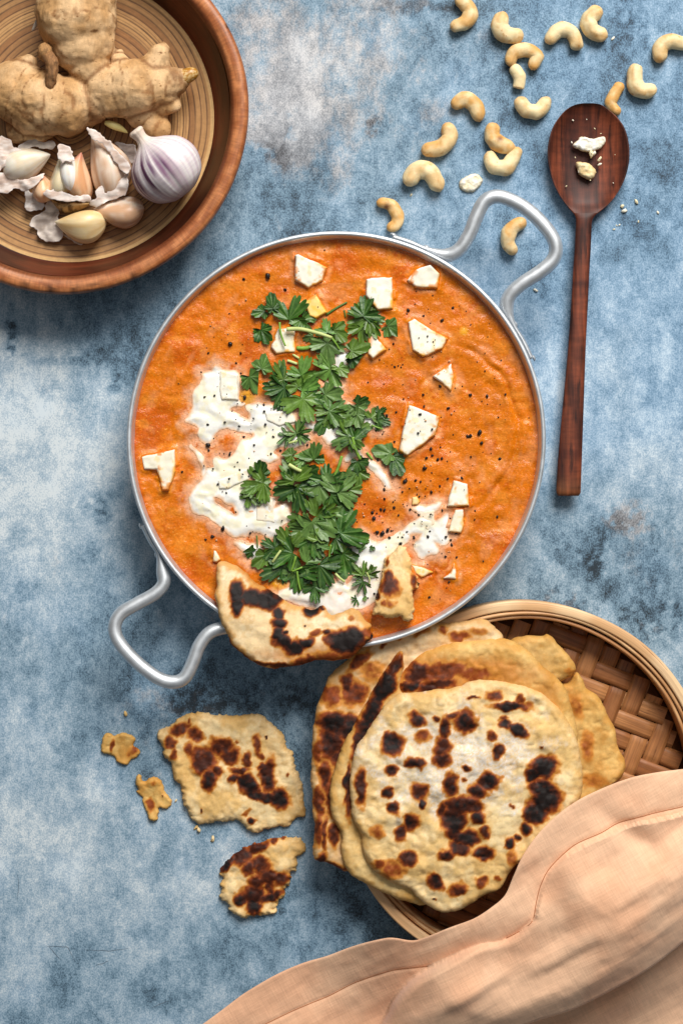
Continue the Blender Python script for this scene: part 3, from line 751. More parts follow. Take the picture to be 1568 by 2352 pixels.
# ------------------------------------------------------------------ the aluminium pan
PZ = 150.0
pc = s1((772, 1010), PZ)
MAT['alu'] = mk_mat('brushed_aluminium', tuple(lin(222, 226, 230)), rough=0.42, metallic=0.72, spec=0.5,
    var=[('g', (12, 500, 12), 4, 0.86, 1.06), ('o', s3(90), 5, 0.86, 1.05)], rvar=('o', s3(140), 5, 0.36, 0.55), bump=[('g', (20, 900, 20), 3, 0.08, 0.0003)])
def pan():
    root = empty('serving_pan', pc[0], pc[1], 0)
    tag(root, 'round two handled aluminium pan filled with orange curry', 'pan')
    f = (D - PZ) / D
    R = 482 * f
    prof = np.array([(0, 1), (R - 75, 1), (R - 58, 5), (R - 46, 18), (R - 30, 60), (R - 14, 110), (R - 6, 138), (R - 1.5, 146), (R - 1.5, 151), (R - 5, 153.5), (R - 9, 153), (R - 12, 149), (R - 14, 140), (R - 21, 108), (R - 37, 58), (R - 56, 14), (R - 80, 8), (0, 8)])
    pr = np.concatenate([prof[:1], catmull(prof[1:-1], 4, False), prof[-1:]])
    V, q, gc = lathe(pr, *pc, n=260, a0=-0.6, wob=lambda r, z, a: (1.0 * np.sin(2 * a + 0.5) * (r > 100), 0.8 * np.sin(3 * a) * (z > 100)))
    mk('body', V, q[:, ::-1], MAT['alu'], root, None, gc)
    def handle(strap1, rod, strap2, zs, zmid, rr):
        pts = []; ra = []; rb = []
        def wall(pt, z):       # push on to the outer wall
            p = s1(pt, z); d = p - pc; d = d / np.linalg.norm(d); return pc + d * (R - 6 + 11)
        for p in strap1: w = wall(p, zs); pts.append((w[0], w[1], zs)); ra.append(6.5); rb.append(14)
        n = len(rod)
        for i, p in enumerate(rod):
            t = math.sin(math.pi * (i + 0.5) / n); w = s1(p, zs + (zmid - zs) * t); pts.append((w[0], w[1], zs + (zmid - zs) * t)); ra.append(rr); rb.append(rr)
        for p in strap2: w = wall(p, zs); pts.append((w[0], w[1], zs)); ra.append(6.5); rb.append(14)
        P = catmull(np.array(pts), 6, False); A = catmull(np.array([ra, rb]).T, 6, False)
        V, F, gc = sweep(P, A[:, 0], A[:, 1], 18)
        h = mk('handle', V, F, MAT['alu'], root, None, gc)
        for p in (strap1[0], strap1[-1], strap2[0], strap2[-1]):
            w = wall(p, zs); dd = (w - pc) / np.linalg.norm(w - pc)
            a = np.linspace(0, 2 * np.pi, 12, endpoint=False); th = np.linspace(0, np.pi / 2, 4)
            t2 = np.array([-dd[1], dd[0]])
            V = []
            for e in th:
                for b in a:
                    o2 = w + dd * (5 + 5 * math.sin(e)) + t2 * 8 * math.cos(e) * math.cos(b); V.append((o2[0], o2[1], zs + 8 * math.cos(e) * math.sin(b)))
            V = np.array(V); i = np.arange(3)[:, None]; j = np.arange(12)[None]
            q = np.stack([i * 12 + j, i * 12 + (j + 1) % 12, (i + 1) * 12 + (j + 1) % 12, (i + 1) * 12 + j], -1).reshape(-1, 4)
            mk('rivet', V, q, MAT['alu'], h)
    handle(ZD((430, 280), (530, 320), (620, 365)),
           ZD((735, 402), (815, 368), (875, 280), (915, 180), (965, 85), (1040, 55), (1140, 85), (1240, 150), (1335, 250), (1383, 340), (1370, 425), (1290, 500), (1180, 572), (1112, 640), (1096, 715)),
           ZD((1140, 810), (1190, 905), (1243, 1010)), 128, 150, 15.6)
    handle(ZE((240, 640), (290, 745), (340, 830)),
           ZE((392, 925), (398, 1000), (345, 1065), (230, 1130), (130, 1190), (88, 1262), (95, 1340), (150, 1425), (255, 1530), (370, 1610), (465, 1632), (535, 1600), (585, 1505), (625, 1400), (690, 1318), (780, 1285), (860, 1282)),
           ZE((980, 1330), (1080, 1370), (1170, 1400)), 124, 140, 15.0)
    return R
PR = pan()

# ------------------------------------------------------------------ curry
CZ = 126.0
CR = PR - 14.5
def C_(u, v): return s1((u, v), CZ)
_sw = C_(985, 985); _sw2 = C_(1000, 900)
def hc(x, y):
    """height of the curry surface"""
    z = CZ + 3.4 * fbm(x / 95, y / 95, seed=51, o=3) + 2.0 * fbm(x / 40, y / 30, seed=55, o=2) + 0.45 * vnoise(x / 7, y / 7, seed=57)
    d = np.hypot(x - _sw[0], y - _sw[1]) + 10 * vnoise(x / 50, y / 50, seed=61); ang = np.arctan2(y - _sw[1], x - _sw[0])
    right = sstep(-1.3, -0.7, ang) * sstep(1.5, 0.9, ang)
    z = z + 0.6 * right * (-3.6 * np.exp(-((d - 196) / 6) ** 2) + 3.4 * np.exp(-((d - 182) / 10) ** 2) + 2.6 * np.exp(-((d - 212) / 9) ** 2) - 2.2 * np.exp(-((d - 120) / 7) ** 2) + 2.2 * np.exp(-((d - 106) / 10) ** 2))
    r = np.hypot(x - pc[0], y - pc[1])
    return z + 5.0 * sstep(CR - 22, CR, r) * 0.4
CREAM = [
    ZO((470, 100), (430, 160), (320, 180), (325, 230), (290, 320), (215, 400), (200, 500), (190, 620), (160, 690), (110, 740), (180, 770), (270, 820), (260, 900), (300, 980), (350, 1010), (420, 980), (440, 920), (500, 850), (560, 825), (650, 830), (760, 860), (870, 880), (930, 880), (900, 940), (790, 980), (740, 1060), (700, 1130), (620, 1190), (560, 1200), (460, 1180), (440, 1210), (450, 1300), (370, 1310), (330, 1370), (300, 1440), (230, 1510), (180, 1590), (168, 1680), (190, 1770), (230, 1830), (370, 1860), (420, 1900), (500, 1960), (570, 2010), (640, 2080), (720, 2110), (830, 2090), (900, 2050), (1020, 2060), (1100, 2120), (1180, 2100), (1220, 1990), (1370, 1880), (1330, 1830), (1290, 1720), (1150, 1770), (1150, 1660), (950, 1660), (880, 1590), (830, 1480), (860, 1410), (980, 1250), (1080, 1230), (1200, 1180), (1130, 1120), (1200, 1050), (1300, 1040), (1400, 1000), (1350, 900), (1300, 800), (1410, 750), (1380, 640), (1340, 580), (1210, 600), (1080, 560), (950, 540), (880, 560), (830, 580), (870, 640), (860, 720), (760, 690), (650, 640), (640, 590), (700, 560), (800, 545), (730, 490), (730, 190), (550, 150)),
    ZO((170, 1040), (200, 1060), (300, 1160), (335, 1260), (350, 1370), (310, 1380), (290, 1230), (230, 1120)),
    ZN((380, 1310), (560, 1400), (700, 1430), (850, 1500), (1000, 1450), (1150, 1400), (1230, 1330), (1260, 1180), (1300, 1050), (1330, 950), (1440, 880), (1510, 830), (1500, 730), (1400, 800), (1230, 870), (1110, 800), (1050, 860), (1000, 950), (1030, 1080), (900, 1200), (740, 1250), (600, 1260), (460, 1260)),
    ZFF((400, 770), (440, 740), (560, 660), (640, 600), (690, 590), (760, 620), (830, 570), (855, 610), (835, 690), (840, 740), (800, 775), (750, 750), (770, 810), (720, 830), (660, 860), (620, 800), (620, 760), (660, 700), (590, 710), (550, 760), (500, 800), (440, 840), (420, 860)),
    ZN((0, 850), (100, 870), (200, 890), (250, 950), (420, 920), (400, 1010), (300, 1060), (150, 1010), (60, 930)),
    ZM((870, 560), (985, 565), (960, 650), (880, 710)),
    ZM((790, 820), (940, 845), (860, 880)),
    ZM((975, 995), (1055, 1030), (1000, 1070)),
    ZM((1110, 1090), (1170, 1080), (1210, 1150), (1295, 1180), (1260, 1215), (1170, 1190), (1110, 1160)),
    ZM((580, 1165), (760, 1180), (945, 1180), (935, 1225), (860, 1260), (1000, 1300), (900, 1345), (800, 1340), (740, 1250), (650, 1230)),
    ZM((420, 1330), (520, 1270), (640, 1270), (620, 1330), (500, 1380)),
    ZN((950, 140), (1040, 60), (1075, 55), (1130, 130), (1215, 180), (1290, 260), (1355, 380), (1310, 395), (1250, 290), (1150, 210), (1060, 110), (980, 160)),
    ZN((330, 930), (420, 920), (400, 1000), (330, 1010)),
    ZN((420, 360), (500, 340), (470, 420), (430, 420)),
    ZFF((610, 530), (740, 510), (790, 500), (740, 560), (640, 560)),
]
HOLES = [ZO((440, 1630), (530, 1650), (600, 1710), (670, 1740), (720, 1830), (690, 1850), (600, 1800), (480, 1740), (440, 1680)),
         ZN((1000, 1090), (1040, 1120), (1010, 1200), (970, 1230), (950, 1180))]
CREAM_P = [catmull(sc(c, CZ), 3) for c in CREAM]; HOLE_P = [catmull(sc(c, CZ), 3) for c in HOLES]
def cream_field(X, Y):
    sh = X.shape; X = X.ravel(); Y = Y.ravel()
    wx = X + 2.0 * fbm(X / 16, Y / 16, seed=71, o=3); wy = Y + 2.0 * fbm(X / 16, Y / 16, seed=75, o=3)
    f = np.full(X.shape, -60.0)
    for P in CREAM_P:
        lo = P.min(0) - 62; hi = P.max(0) + 62
        m = (wx > lo[0]) & (wx < hi[0]) & (wy > lo[1]) & (wy < hi[1])
        f[m] = np.maximum(f[m], poly_sdf(P, wx[m], wy[m]))
    for P in HOLE_P:
        f = np.minimum(f, -poly_sdf(P, wx, wy))
    return (f + 3.2).reshape(sh)
MAT['curry'] = mk_mat('curry_sauce', None, rough=0.22, spec=0.28,
    tint=[('o', s3(330, 240, 330), 4, 0.62, 0.78, tuple(lin(228, 132, 40))),
          ('o', s3(700), 3, 0.60, 0.69, tuple(lin(238, 156, 60))),
          ('o', s3(120), 4, 0.58, 0.72, tuple(lin(204, 96, 6)))],
    var=[('o', s3(560), 3, 0.82, 1.16), ('o', s3(40), 4, 0.86, 1.1)],
    bump=[('o', s3(720), 3, 0.4, 0.0009), ('o', s3(120, 90, 120), 3, 0.16, 0.002)], rvar=('o', s3(70), 4, 0.15, 0.34))
MAT['cream'] = mk_mat('cream', None, rough=0.28, spec=0.45, sss=0.15, sss_col=(0.003, 0.0028, 0.0022), bump=[('o', s3(60), 2, 0.1, 0.001)])
O1, O2, O3 = lin(216, 114, 8), lin(202, 93, 4), lin(232, 140, 44)
PAN = [
    (ZC((1240, 285), (1265, 278), (1470, 368), (1440, 470), (1335, 522), (1238, 462)), 20, 'white paneer cube with a yellow side, highest up in the pan', 0, (-0.10, 0.12)),
    (ZD((268, 535), (425, 525), (436, 722), (335, 726), (268, 640)), 19, 'squarish upright white paneer cube behind the upper right coriander sprig', 0, (0, 0.05)),
    (ZD((503, 548), (560, 480), (650, 452), (705, 505), (695, 600), (560, 590)), 18, 'paneer cube close to the pan wall below the upper handle', 0.05, (0, 0.12)),
    (ZD((515, 790), (555, 770), (650, 830), (757, 888), (722, 955), (600, 1004), (540, 960)), 17, 'large crumbly paneer piece right of the upper coriander, sauce smeared', 0.05, (0, 0)),
    (ZD((280, 858), (322, 868), (392, 955), (310, 1012), (278, 985)), 16, 'pointed paneer piece peeking out beside a folded coriander leaf', 0, (0, 0)),
    (ZD((663, 1112), (772, 1033), (790, 1120), (772, 1208), (720, 1160)), 15, 'small triangular paneer piece in open sauce on the right', 0, (0, 0)),
    ([(938, 927), (1011, 955), (1001, 1000), (936, 1047), (915, 1037), (926, 975)], 20, 'long wedge shaped paneer piece, largest one right of the coriander', 0, (0, 0.04)),
    (ZC((1298, 612), (1390, 553), (1468, 690), (1390, 738), (1340, 720)), 15, 'yellow tinted paneer cube half under the upper coriander leaves', 0.85, (0, 0)),
    (ZC((1120, 800), (1246, 796), (1248, 970), (1110, 984), (1068, 935)), 13, 'flat paneer cube under a thin coriander stem', 0.12, (0, 0)),
    (ZE((250, 188), (470, 140), (474, 285), (432, 408), (385, 412), (350, 275), (268, 275)), 17, 'lone paneer piece close to the left wall of the pan', 0.12, (0.08, 0)),
    (ZFF((872, 345), (966, 368), (982, 522), (820, 526)), 18, 'upper of two paneer cubes at the right end of the cream', 0.02, (0, 0)),
    (ZFF((880, 538), (936, 538), (944, 640), (922, 698), (830, 690)), 13, 'lower of two paneer cubes at the right end of the cream', 0.2, (0, 0)),
    (ZFF((876, 880), (890, 930), (894, 1002), (800, 992), (850, 950)), 13, 'small paneer triangle nearest the lower right pan wall', 0.05, (0, 0)),
    (ZFF((598, 455), (632, 450), (664, 488), (640, 516), (594, 516)), 9, 'tiny yellow paneer crumb above the right arm of cream', 0.6, (0, 0)),
    (ZE((713, 783), (735, 790), (765, 850), (740, 870), (712, 862)), 13, 'paneer corner poking out above the tip of the dipped naan', 0.2, (0, 0)),
    (ZFF((636, 548), (748, 540), (752, 640), (700, 690), (648, 640)), 13, 'paneer cube coated in cream on the right arm of cream', 0.15, (0, 0)),
    (ZO((512, 138), (732, 190), (730, 500), (530, 505), (505, 380)), 17, 'large paneer cube coated in cream at the top of the left swirl', 0.02, (0, 0)),
    (ZO((1040, 640), (1360, 600), (1412, 760), (1215, 815), (1060, 740)), 14, 'paneer cube coated in cream left of the coriander', 0.02, (0, 0)),
    (ZO((480, 1440), (700, 1350), (880, 1290), (860, 1440), (620, 1540), (500, 1560)), 14, 'flat paneer slab coated in cream above the orange gap', 0.02, (0, 0)),
    (ZO((940, 1675), (1150, 1662), (1165, 1950), (930, 1930)), 13, 'paneer cube coated in cream below the loose coriander leaf', 0.08, (0, 0)),
    (ZFF((600, 905), (680, 915), (748, 950), (660, 990), (620, 960)), 10, 'paneer sliver right of the small torn naan', 0.4, (0, 0)),
]
PAN_P = [sc(p[0], CZ) for p in PAN]
def curry():
    r = CR
    xs = np.arange(pc[0] - r - 6, pc[0] + r + 6, 2.6); ys = np.arange(pc[1] - r - 6, pc[1] + r + 6, 2.6)
    X, Y = np.meshgrid(xs, ys)
    f = r - np.hypot(X - pc[0], Y - pc[1])
    V, F, x, y, d, n = slab_arrays(X, Y, f, lambda x, y, d: hc(x, y), lambda x, y, d: np.full(x.shape, 112.0))
    for (_p, _h2, lb_, _t, _s), P in zip(PAN, PAN_P):
        if 'coated in cream' in lb_: continue
        mm = np.flatnonzero((np.abs(x - P[:, 0].mean()) < 80) & (np.abs(y - P[:, 1].mean()) < 80)); dd = poly_sdf(P, x[mm], y[mm])
        V[mm, 2] += 4.5 * np.exp(-((dd + 2) / 6.0) ** 2) * sstep(-0.2, 0.6, fbm(x[mm] / 22, y[mm] / 22, seed=97, o=2))
    c = mixc(O1, O2, sstep(-0.2, 0.7, fbm(x / 70, y / 70, seed=81))); c = mixc(c, O3, sstep(0.1, 0.8, fbm(x / 40, y / 28, seed=85)) * 0.6)
    # pinkish streaks: soft sheen of the wet sauce painted into its colour
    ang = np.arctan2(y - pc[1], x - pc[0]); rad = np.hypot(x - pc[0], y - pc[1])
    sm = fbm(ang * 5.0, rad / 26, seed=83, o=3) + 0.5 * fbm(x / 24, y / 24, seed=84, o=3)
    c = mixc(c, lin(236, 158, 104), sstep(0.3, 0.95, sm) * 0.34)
    for (_p, _h2, lb_, _t, _s), P in zip(PAN, PAN_P):
        if 'coated in cream' in lb_: continue
        mm = (np.abs(x - P[:, 0].mean()) < 90) & (np.abs(y - P[:, 1].mean()) < 90)
        dd = np.full(x.shape, -60.0); dd[mm] = poly_sdf(P, x[mm], y[mm])
        c = mixc(c, lin(238, 164, 108), 0.6 * np.exp(-((dd + 7) / 5.0) ** 2) * sstep(-0.2, 0.5, fbm(x / 20, y / 20, seed=86)))
        c = mixc(c, lin(236, 146, 20), 0.6 * sstep(-7, -1, dd) * sstep(-0.3, 0.5, fbm(x / 18, y / 18, seed=98, o=2)))
    # thinned with cream round the swirls
    cf = cream_field(x, y)
    k = sstep(-26, 2, cf + 10 * fbm(x / 14, y / 14, seed=87)) * 0.75
    c = mixc(c, lin(240, 188, 152), k)
    # yellow oil pools
    for (u, v, rad) in [(565, 912, 20), (600, 940, 10), (640, 1335, 22), (1085, 940, 0), (730, 760, 10), (1190, 880, 0), (1065, 760, 10)]:
        if rad:
            p = C_(u, v); c = mixc(c, lin(228, 160, 14), np.exp(-(np.hypot(x - p[0], y - p[1]) / rad) ** 4) * 0.85)
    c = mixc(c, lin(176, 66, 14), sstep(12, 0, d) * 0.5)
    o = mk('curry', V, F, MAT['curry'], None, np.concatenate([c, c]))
    tag(o, 'thick grainy orange curry sauce filling the aluminium pan', 'curry')
    # cream swirls
    lo = np.min([p.min(0) for p in CREAM_P], 0) - 8; hi = np.max([p.max(0) for p in CREAM_P], 0) + 8
    X, Y = np.meshgrid(np.arange(lo[0], hi[0], 2.0), np.arange(lo[1], hi[1], 2.0))
    f = cream_field(X, Y)
    sw = lambda x, y: 1.0 * np.sin((x * 0.55 + y + 40 * fbm(x / 60, y / 60, seed=91, o=2)) / 11.0)
    V, F, x, y, d, n = slab_arrays(X, Y, f, lambda x, y, d: hc(x, y) + (CZ + 1.0 - hc(x, y)) * 0.6 * sstep(6, 24, d) + 0.35 + 2.4 * sstep(0, 18, d) + sw(x, y) * sstep(8, 22, d), lambda x, y, d: hc(x, y) - 3.0)
    nn = fbm(x / 26, y / 26, seed=93)
    c = mixc(np.tile(lin(250, 247, 238), (len(x), 1)), lin(250, 240, 208), sstep(0.0, 0.6, nn) * 0.9)
    c = mixc(c, lin(242, 200, 166), sstep(9.0, 1.0, d + 5 * nn) * 0.8); c = mixc(c, lin(238, 176, 126), sstep(4.0, 0.0, d + 3 * nn) * 0.9)
    thin = np.exp(-(((x - C_(800, 1345)[0]) / 60) ** 2 + ((y - C_(800, 1345)[1]) / 45) ** 2)) + 0.8 * np.exp(-(((x - C_(590, 1245)[0]) / 55) ** 2 + ((y - C_(590, 1245)[1]) / 22) ** 2)) + 0.6 * np.exp(-(((x - C_(655, 1180)[0]) / 20) ** 2 + ((y - C_(655, 1180)[1]) / 30) ** 2))
    c = mixc(c, lin(240, 204, 184), np.clip(thin * sstep(-0.5, 0.5, fbm(x / 14, y / 14, seed=95)), 0, 1) * 0.75)
    o = mk('cream_swirl', V, F, MAT['cream'], None, np.concatenate([c, c]))
    tag(o, 'white cream drizzled in ragged swirls over the orange curry', 'cream')
curry()

# ------------------------------------------------------------------ paneer
MAT['paneer'] = mk_mat('paneer', None, rough=0.5, spec=0.35, sss=0.15, sss_col=(0.003, 0.0028, 0.002), var=[('o', s3(260), 4, 0.95, 1.03)], bump=[('o', s3(420), 4, 0.12, 0.0004)])
PW, PY = lin(250, 246, 230), lin(248, 206, 96)
def paneer(pts, h, label, tone=0.0, slope=(0, 0), seed=1, lim=None):
    clean = 0.1 if 'coated in cream' in label else 1.0; h = h * (0.75 if clean == 1 else 0.42)
    P = sc(pts, CZ + h); m = P.mean(0); base = CZ - 6.0; H = h + 6.0
    # square cut lump: straight outline, small rounding
    def topz(x, y): return slope[0] * (x - m[0]) + slope[1] * (y - m[1])
    def colf(x, y, d, z):
        n = fbm(x / 12, y / 12, seed=seed)
        c = mixc(np.tile(PW, (len(x), 1)), PY, np.clip(tone + 0.4 * sstep(0.3, 0.8, n), 0, 1))
        hgt = z - hc(x, y)
        c = mixc(c, lin(244, 176, 66), sstep(h * 0.62, h * 0.1, hgt + 3 * n) * clean)
        c = mixc(c, lin(246, 176, 50), clean * sstep(9, 1.0, d + 4 * n) * 0.95 * sstep(-8, 14, (x - m[0]) * 0.6 - (y - m[1]) * 0.8 + 10 * fbm(x / 16, y / 16, seed=seed + 40, o=2)))
        n3 = fbm(x / 20, y / 20, seed=seed + 50)
        c = mixc(c, O3, sstep(0.45, 0.7, n3 + 0.3 * n) * sstep(16, 3, d) * 0.9 * clean)
        return mixc(c, O1, sstep(5.5, 0.5, hgt + 2.0 * n) * 0.95 * clean)
    o = slab('paneer_cube', P, 1.8, H, 4.5, lambda x, y: np.full(x.shape, base), MAT['paneer'], colf, bumps=lambda x, y, d: topz(x, y) + 0.9 * vnoise(x / 14, y / 14, seed=seed), smooth_n=0,
             edge=lambda X, Y: 1.0 * fbm(X / 18, Y / 18, seed=seed, o=2))
    tag(o, label, 'paneer', 'paneer cubes in the curry')
for i, (p, h, lb, tn, sl) in enumerate(PAN):
    paneer(p, h, lb, tn, sl, seed=200 + i)

# ------------------------------------------------------------------ coriander
MAT['leaf'] = mk_mat('coriander_leaf', None, rough=0.4, spec=0.45, var=[('g', s3(160), 4, 0.66, 1.3)], bump=[('g', s3(300), 3, 0.5, 0.0008)])
MAT['stem'] = mk_mat('coriander_stem', None, rough=0.45, spec=0.4, var=[('g', (60, 500, 60), 3, 0.85, 1.15)])
rng = random.Random(7)
def leaf_arrays(size, seed, cut=None, tone=0.3, curl=0.1, style='fan'):
    r_ = random.Random(seed)
    nA, nR = 150, 6
    if style == 'fan':
        an = [-1.35, 0.0, 1.35]; ln = [0.88, 1.0, 0.88]; sg = 0.6; span = 2.3; pw = 4.0; lowr = 0.42
    elif style == 'fine':
        an = [-1.5, -0.8, 0.0, 0.8, 1.5]; ln = [0.75, 0.9, 1.0, 0.9, 0.75]; sg = 0.27; span = 2.2; pw = 2.6; lowr = 0.2
    else:
        an = [-1.1, 0.0, 1.1]; ln = [0.66, 1.0, 0.66]; sg = 0.72; span = 2.6; pw = 3.0; lowr = 0.4
    an = [a + r_.uniform(-0.1, 0.1) for a in an]; ln = [l * r_.uniform(0.85, 1.1) for l in ln]
    th = np.linspace(-span, span, nA)
    env = np.zeros(nA)
    for a, l in zip(an, ln):
        env = np.maximum(env, l * np.exp(-np.abs((th - a) / sg) ** pw * 0.75))
    env = np.maximum(env, lowr) * np.clip((span - np.abs(th)) / 0.25 + 0.25, 0, 1)
    ph = r_.uniform(0, 6)
    teeth = 0.64 + 0.20 * np.abs(np.sin(th * 5.2 + ph)) ** 0.6 + 0.2 * np.abs(np.sin(th * 12.5 + ph * 2)) ** 0.6
    if style == 'plain': teeth = 0.78 + 0.14 * np.abs(np.sin(th * 4.5 + ph)) ** 0.6 + 0.10 * np.abs(np.sin(th * 9 + ph)) ** 0.7
    R = env * teeth * size * 0.78
    if cut is not None:
        ca, cd = cut; cc = np.cos(th - ca); R = np.where(cc > 0.05, np.minimum(R, cd * size / np.maximum(cc, 0.05)), R)
    fr = np.linspace(0, 1, nR + 1)[1:]
    x = (fr[:, None] * R * np.sin(th)); y = (fr[:, None] * R * np.cos(th)) + size * 0.2
    rad = fr[:, None] * np.ones(nA)
    vein = np.zeros(nA)
    for a in list(an) + [a + o_ for a in an for o_ in (-0.34, 0.34)]: vein = np.maximum(vein, np.exp(-((th - a) / 0.05) ** 2) * (1.0 if a in an else 0.6))
    fold = np.zeros(nA)
    for a in an: fold = np.maximum(fold, np.exp(-((th - a) / 0.22) ** 2))
    z = size * (-0.045 * fold * rad ** 0.7 + curl * (rad ** 2) * (0.35 + 0.65 * np.sin(th * 2 + ph)) + 0.022 * np.sin(th * 9 + ph) * rad)
    V = np.stack([x, y, z], -1).reshape(-1, 3)
    V = np.concatenate([V, [[0, size * 0.2, 0]]])
    i = np.arange(nR - 1)[:, None]; j = np.arange(nA - 1)[None]
    q = np.stack([i * nA + j, i * nA + j + 1, (i + 1) * nA + j + 1, (i + 1) * nA + j], -1).reshape(-1, 4)[:, ::-1]
    c0 = nR * nA; j = np.arange(nA - 1); tri = np.stack([j, j + 1, np.full(nA - 1, c0)], 1)
    dark, mid, pale = lin(30, 68, 18), lin(78, 124, 40), lin(148, 178, 98)
    b = mixc(np.tile(mid if tone > 0.5 else dark, (nA * nR, 1)), pale if tone > 0.5 else mid, np.full(nA * nR, tone if tone <= 0.5 else tone - 0.5))
    nse = fbm(V[:-1, 0] / (size * 0.2), V[:-1, 1] / (size * 0.2), seed=seed)
    b = mixc(b, mid, sstep(0.1, 0.7, nse) * 0.5)
    hs = r_.random()
    if hs < 0.3: b = mixc(b, lin(104, 128, 40), np.full(len(b), 0.45))
    elif hs < 0.6: b = mixc(b, lin(20, 50, 18), np.full(len(b), 0.4))
    elif hs < 0.75: b = mixc(b, lin(140, 168, 96), np.full(len(b), 0.3))
    vv = np.tile(vein, nR) * (1 - 0.5 * np.repeat(fr, nA))
    b = mixc(b, pale, vv * 0.5)
    return V, [q, tri], np.concatenate([b, b[:1]])
def add_leaf(parent, u, v, ang, size, z, tone=0.3, cut=None, style='fan', seed=0, tilt=None, curl=None):
    """(u,v) is the middle of the leaf in frame units, ang its tip direction in degrees (90 = up)"""
    r_ = random.Random(seed * 31 + 5)
    V, F, c = leaf_arrays(size, seed, cut, tone, r_.uniform(0.05, 0.16) if curl is None else curl, style)
    gc = V.copy()
    V = V - np.array([0, size * 0.5, 0])
    tx, ty = tilt if tilt else (r_.uniform(-0.22, 0.22), r_.uniform(-0.22, 0.22))
    V = V @ rotm(tx, ty, 0).T @ rotm(0, 0, math.radians(ang - 90)).T
    p = C_(u, v); V[:, :2] += p
    V[:, 2] += hc(np.array([p[0]]), np.array([p[1]]))[0] + z
    fl = hc(V[:, 0], V[:, 1]) + 2.0
    V[:, 2] = np.where(V[:, 2] < fl, fl + 0.15 * (V[:, 2] - fl) * 0, V[:, 2])
    mk('leaflet', V, F, MAT['leaf'], parent, c, gc + seed * 50)
def add_stem(parent, pts, r0, r1, z0, z1, tone):
    P = sc(pts, CZ); n = 20; P = resample(catmull(P, 6, False), n)
    z = hc(P[:, 0], P[:, 1]) + np.linspace(z0, z1, n) + 2 * np.sin(np.linspace(0, 3.1, n))
    rr = np.linspace(r0, r1, n)
    V, F, gc = sweep(np.column_stack([P, z]), rr, rr * 0.9, 10)
    mk('stem', V, F, MAT['stem'], parent, np.tile(tone, (len(V), 1)), gc)
PALE_S, MID_S, DK_S = lin(196, 208, 130), lin(126, 166, 62), lin(84, 116, 48)
kk = ZM.k
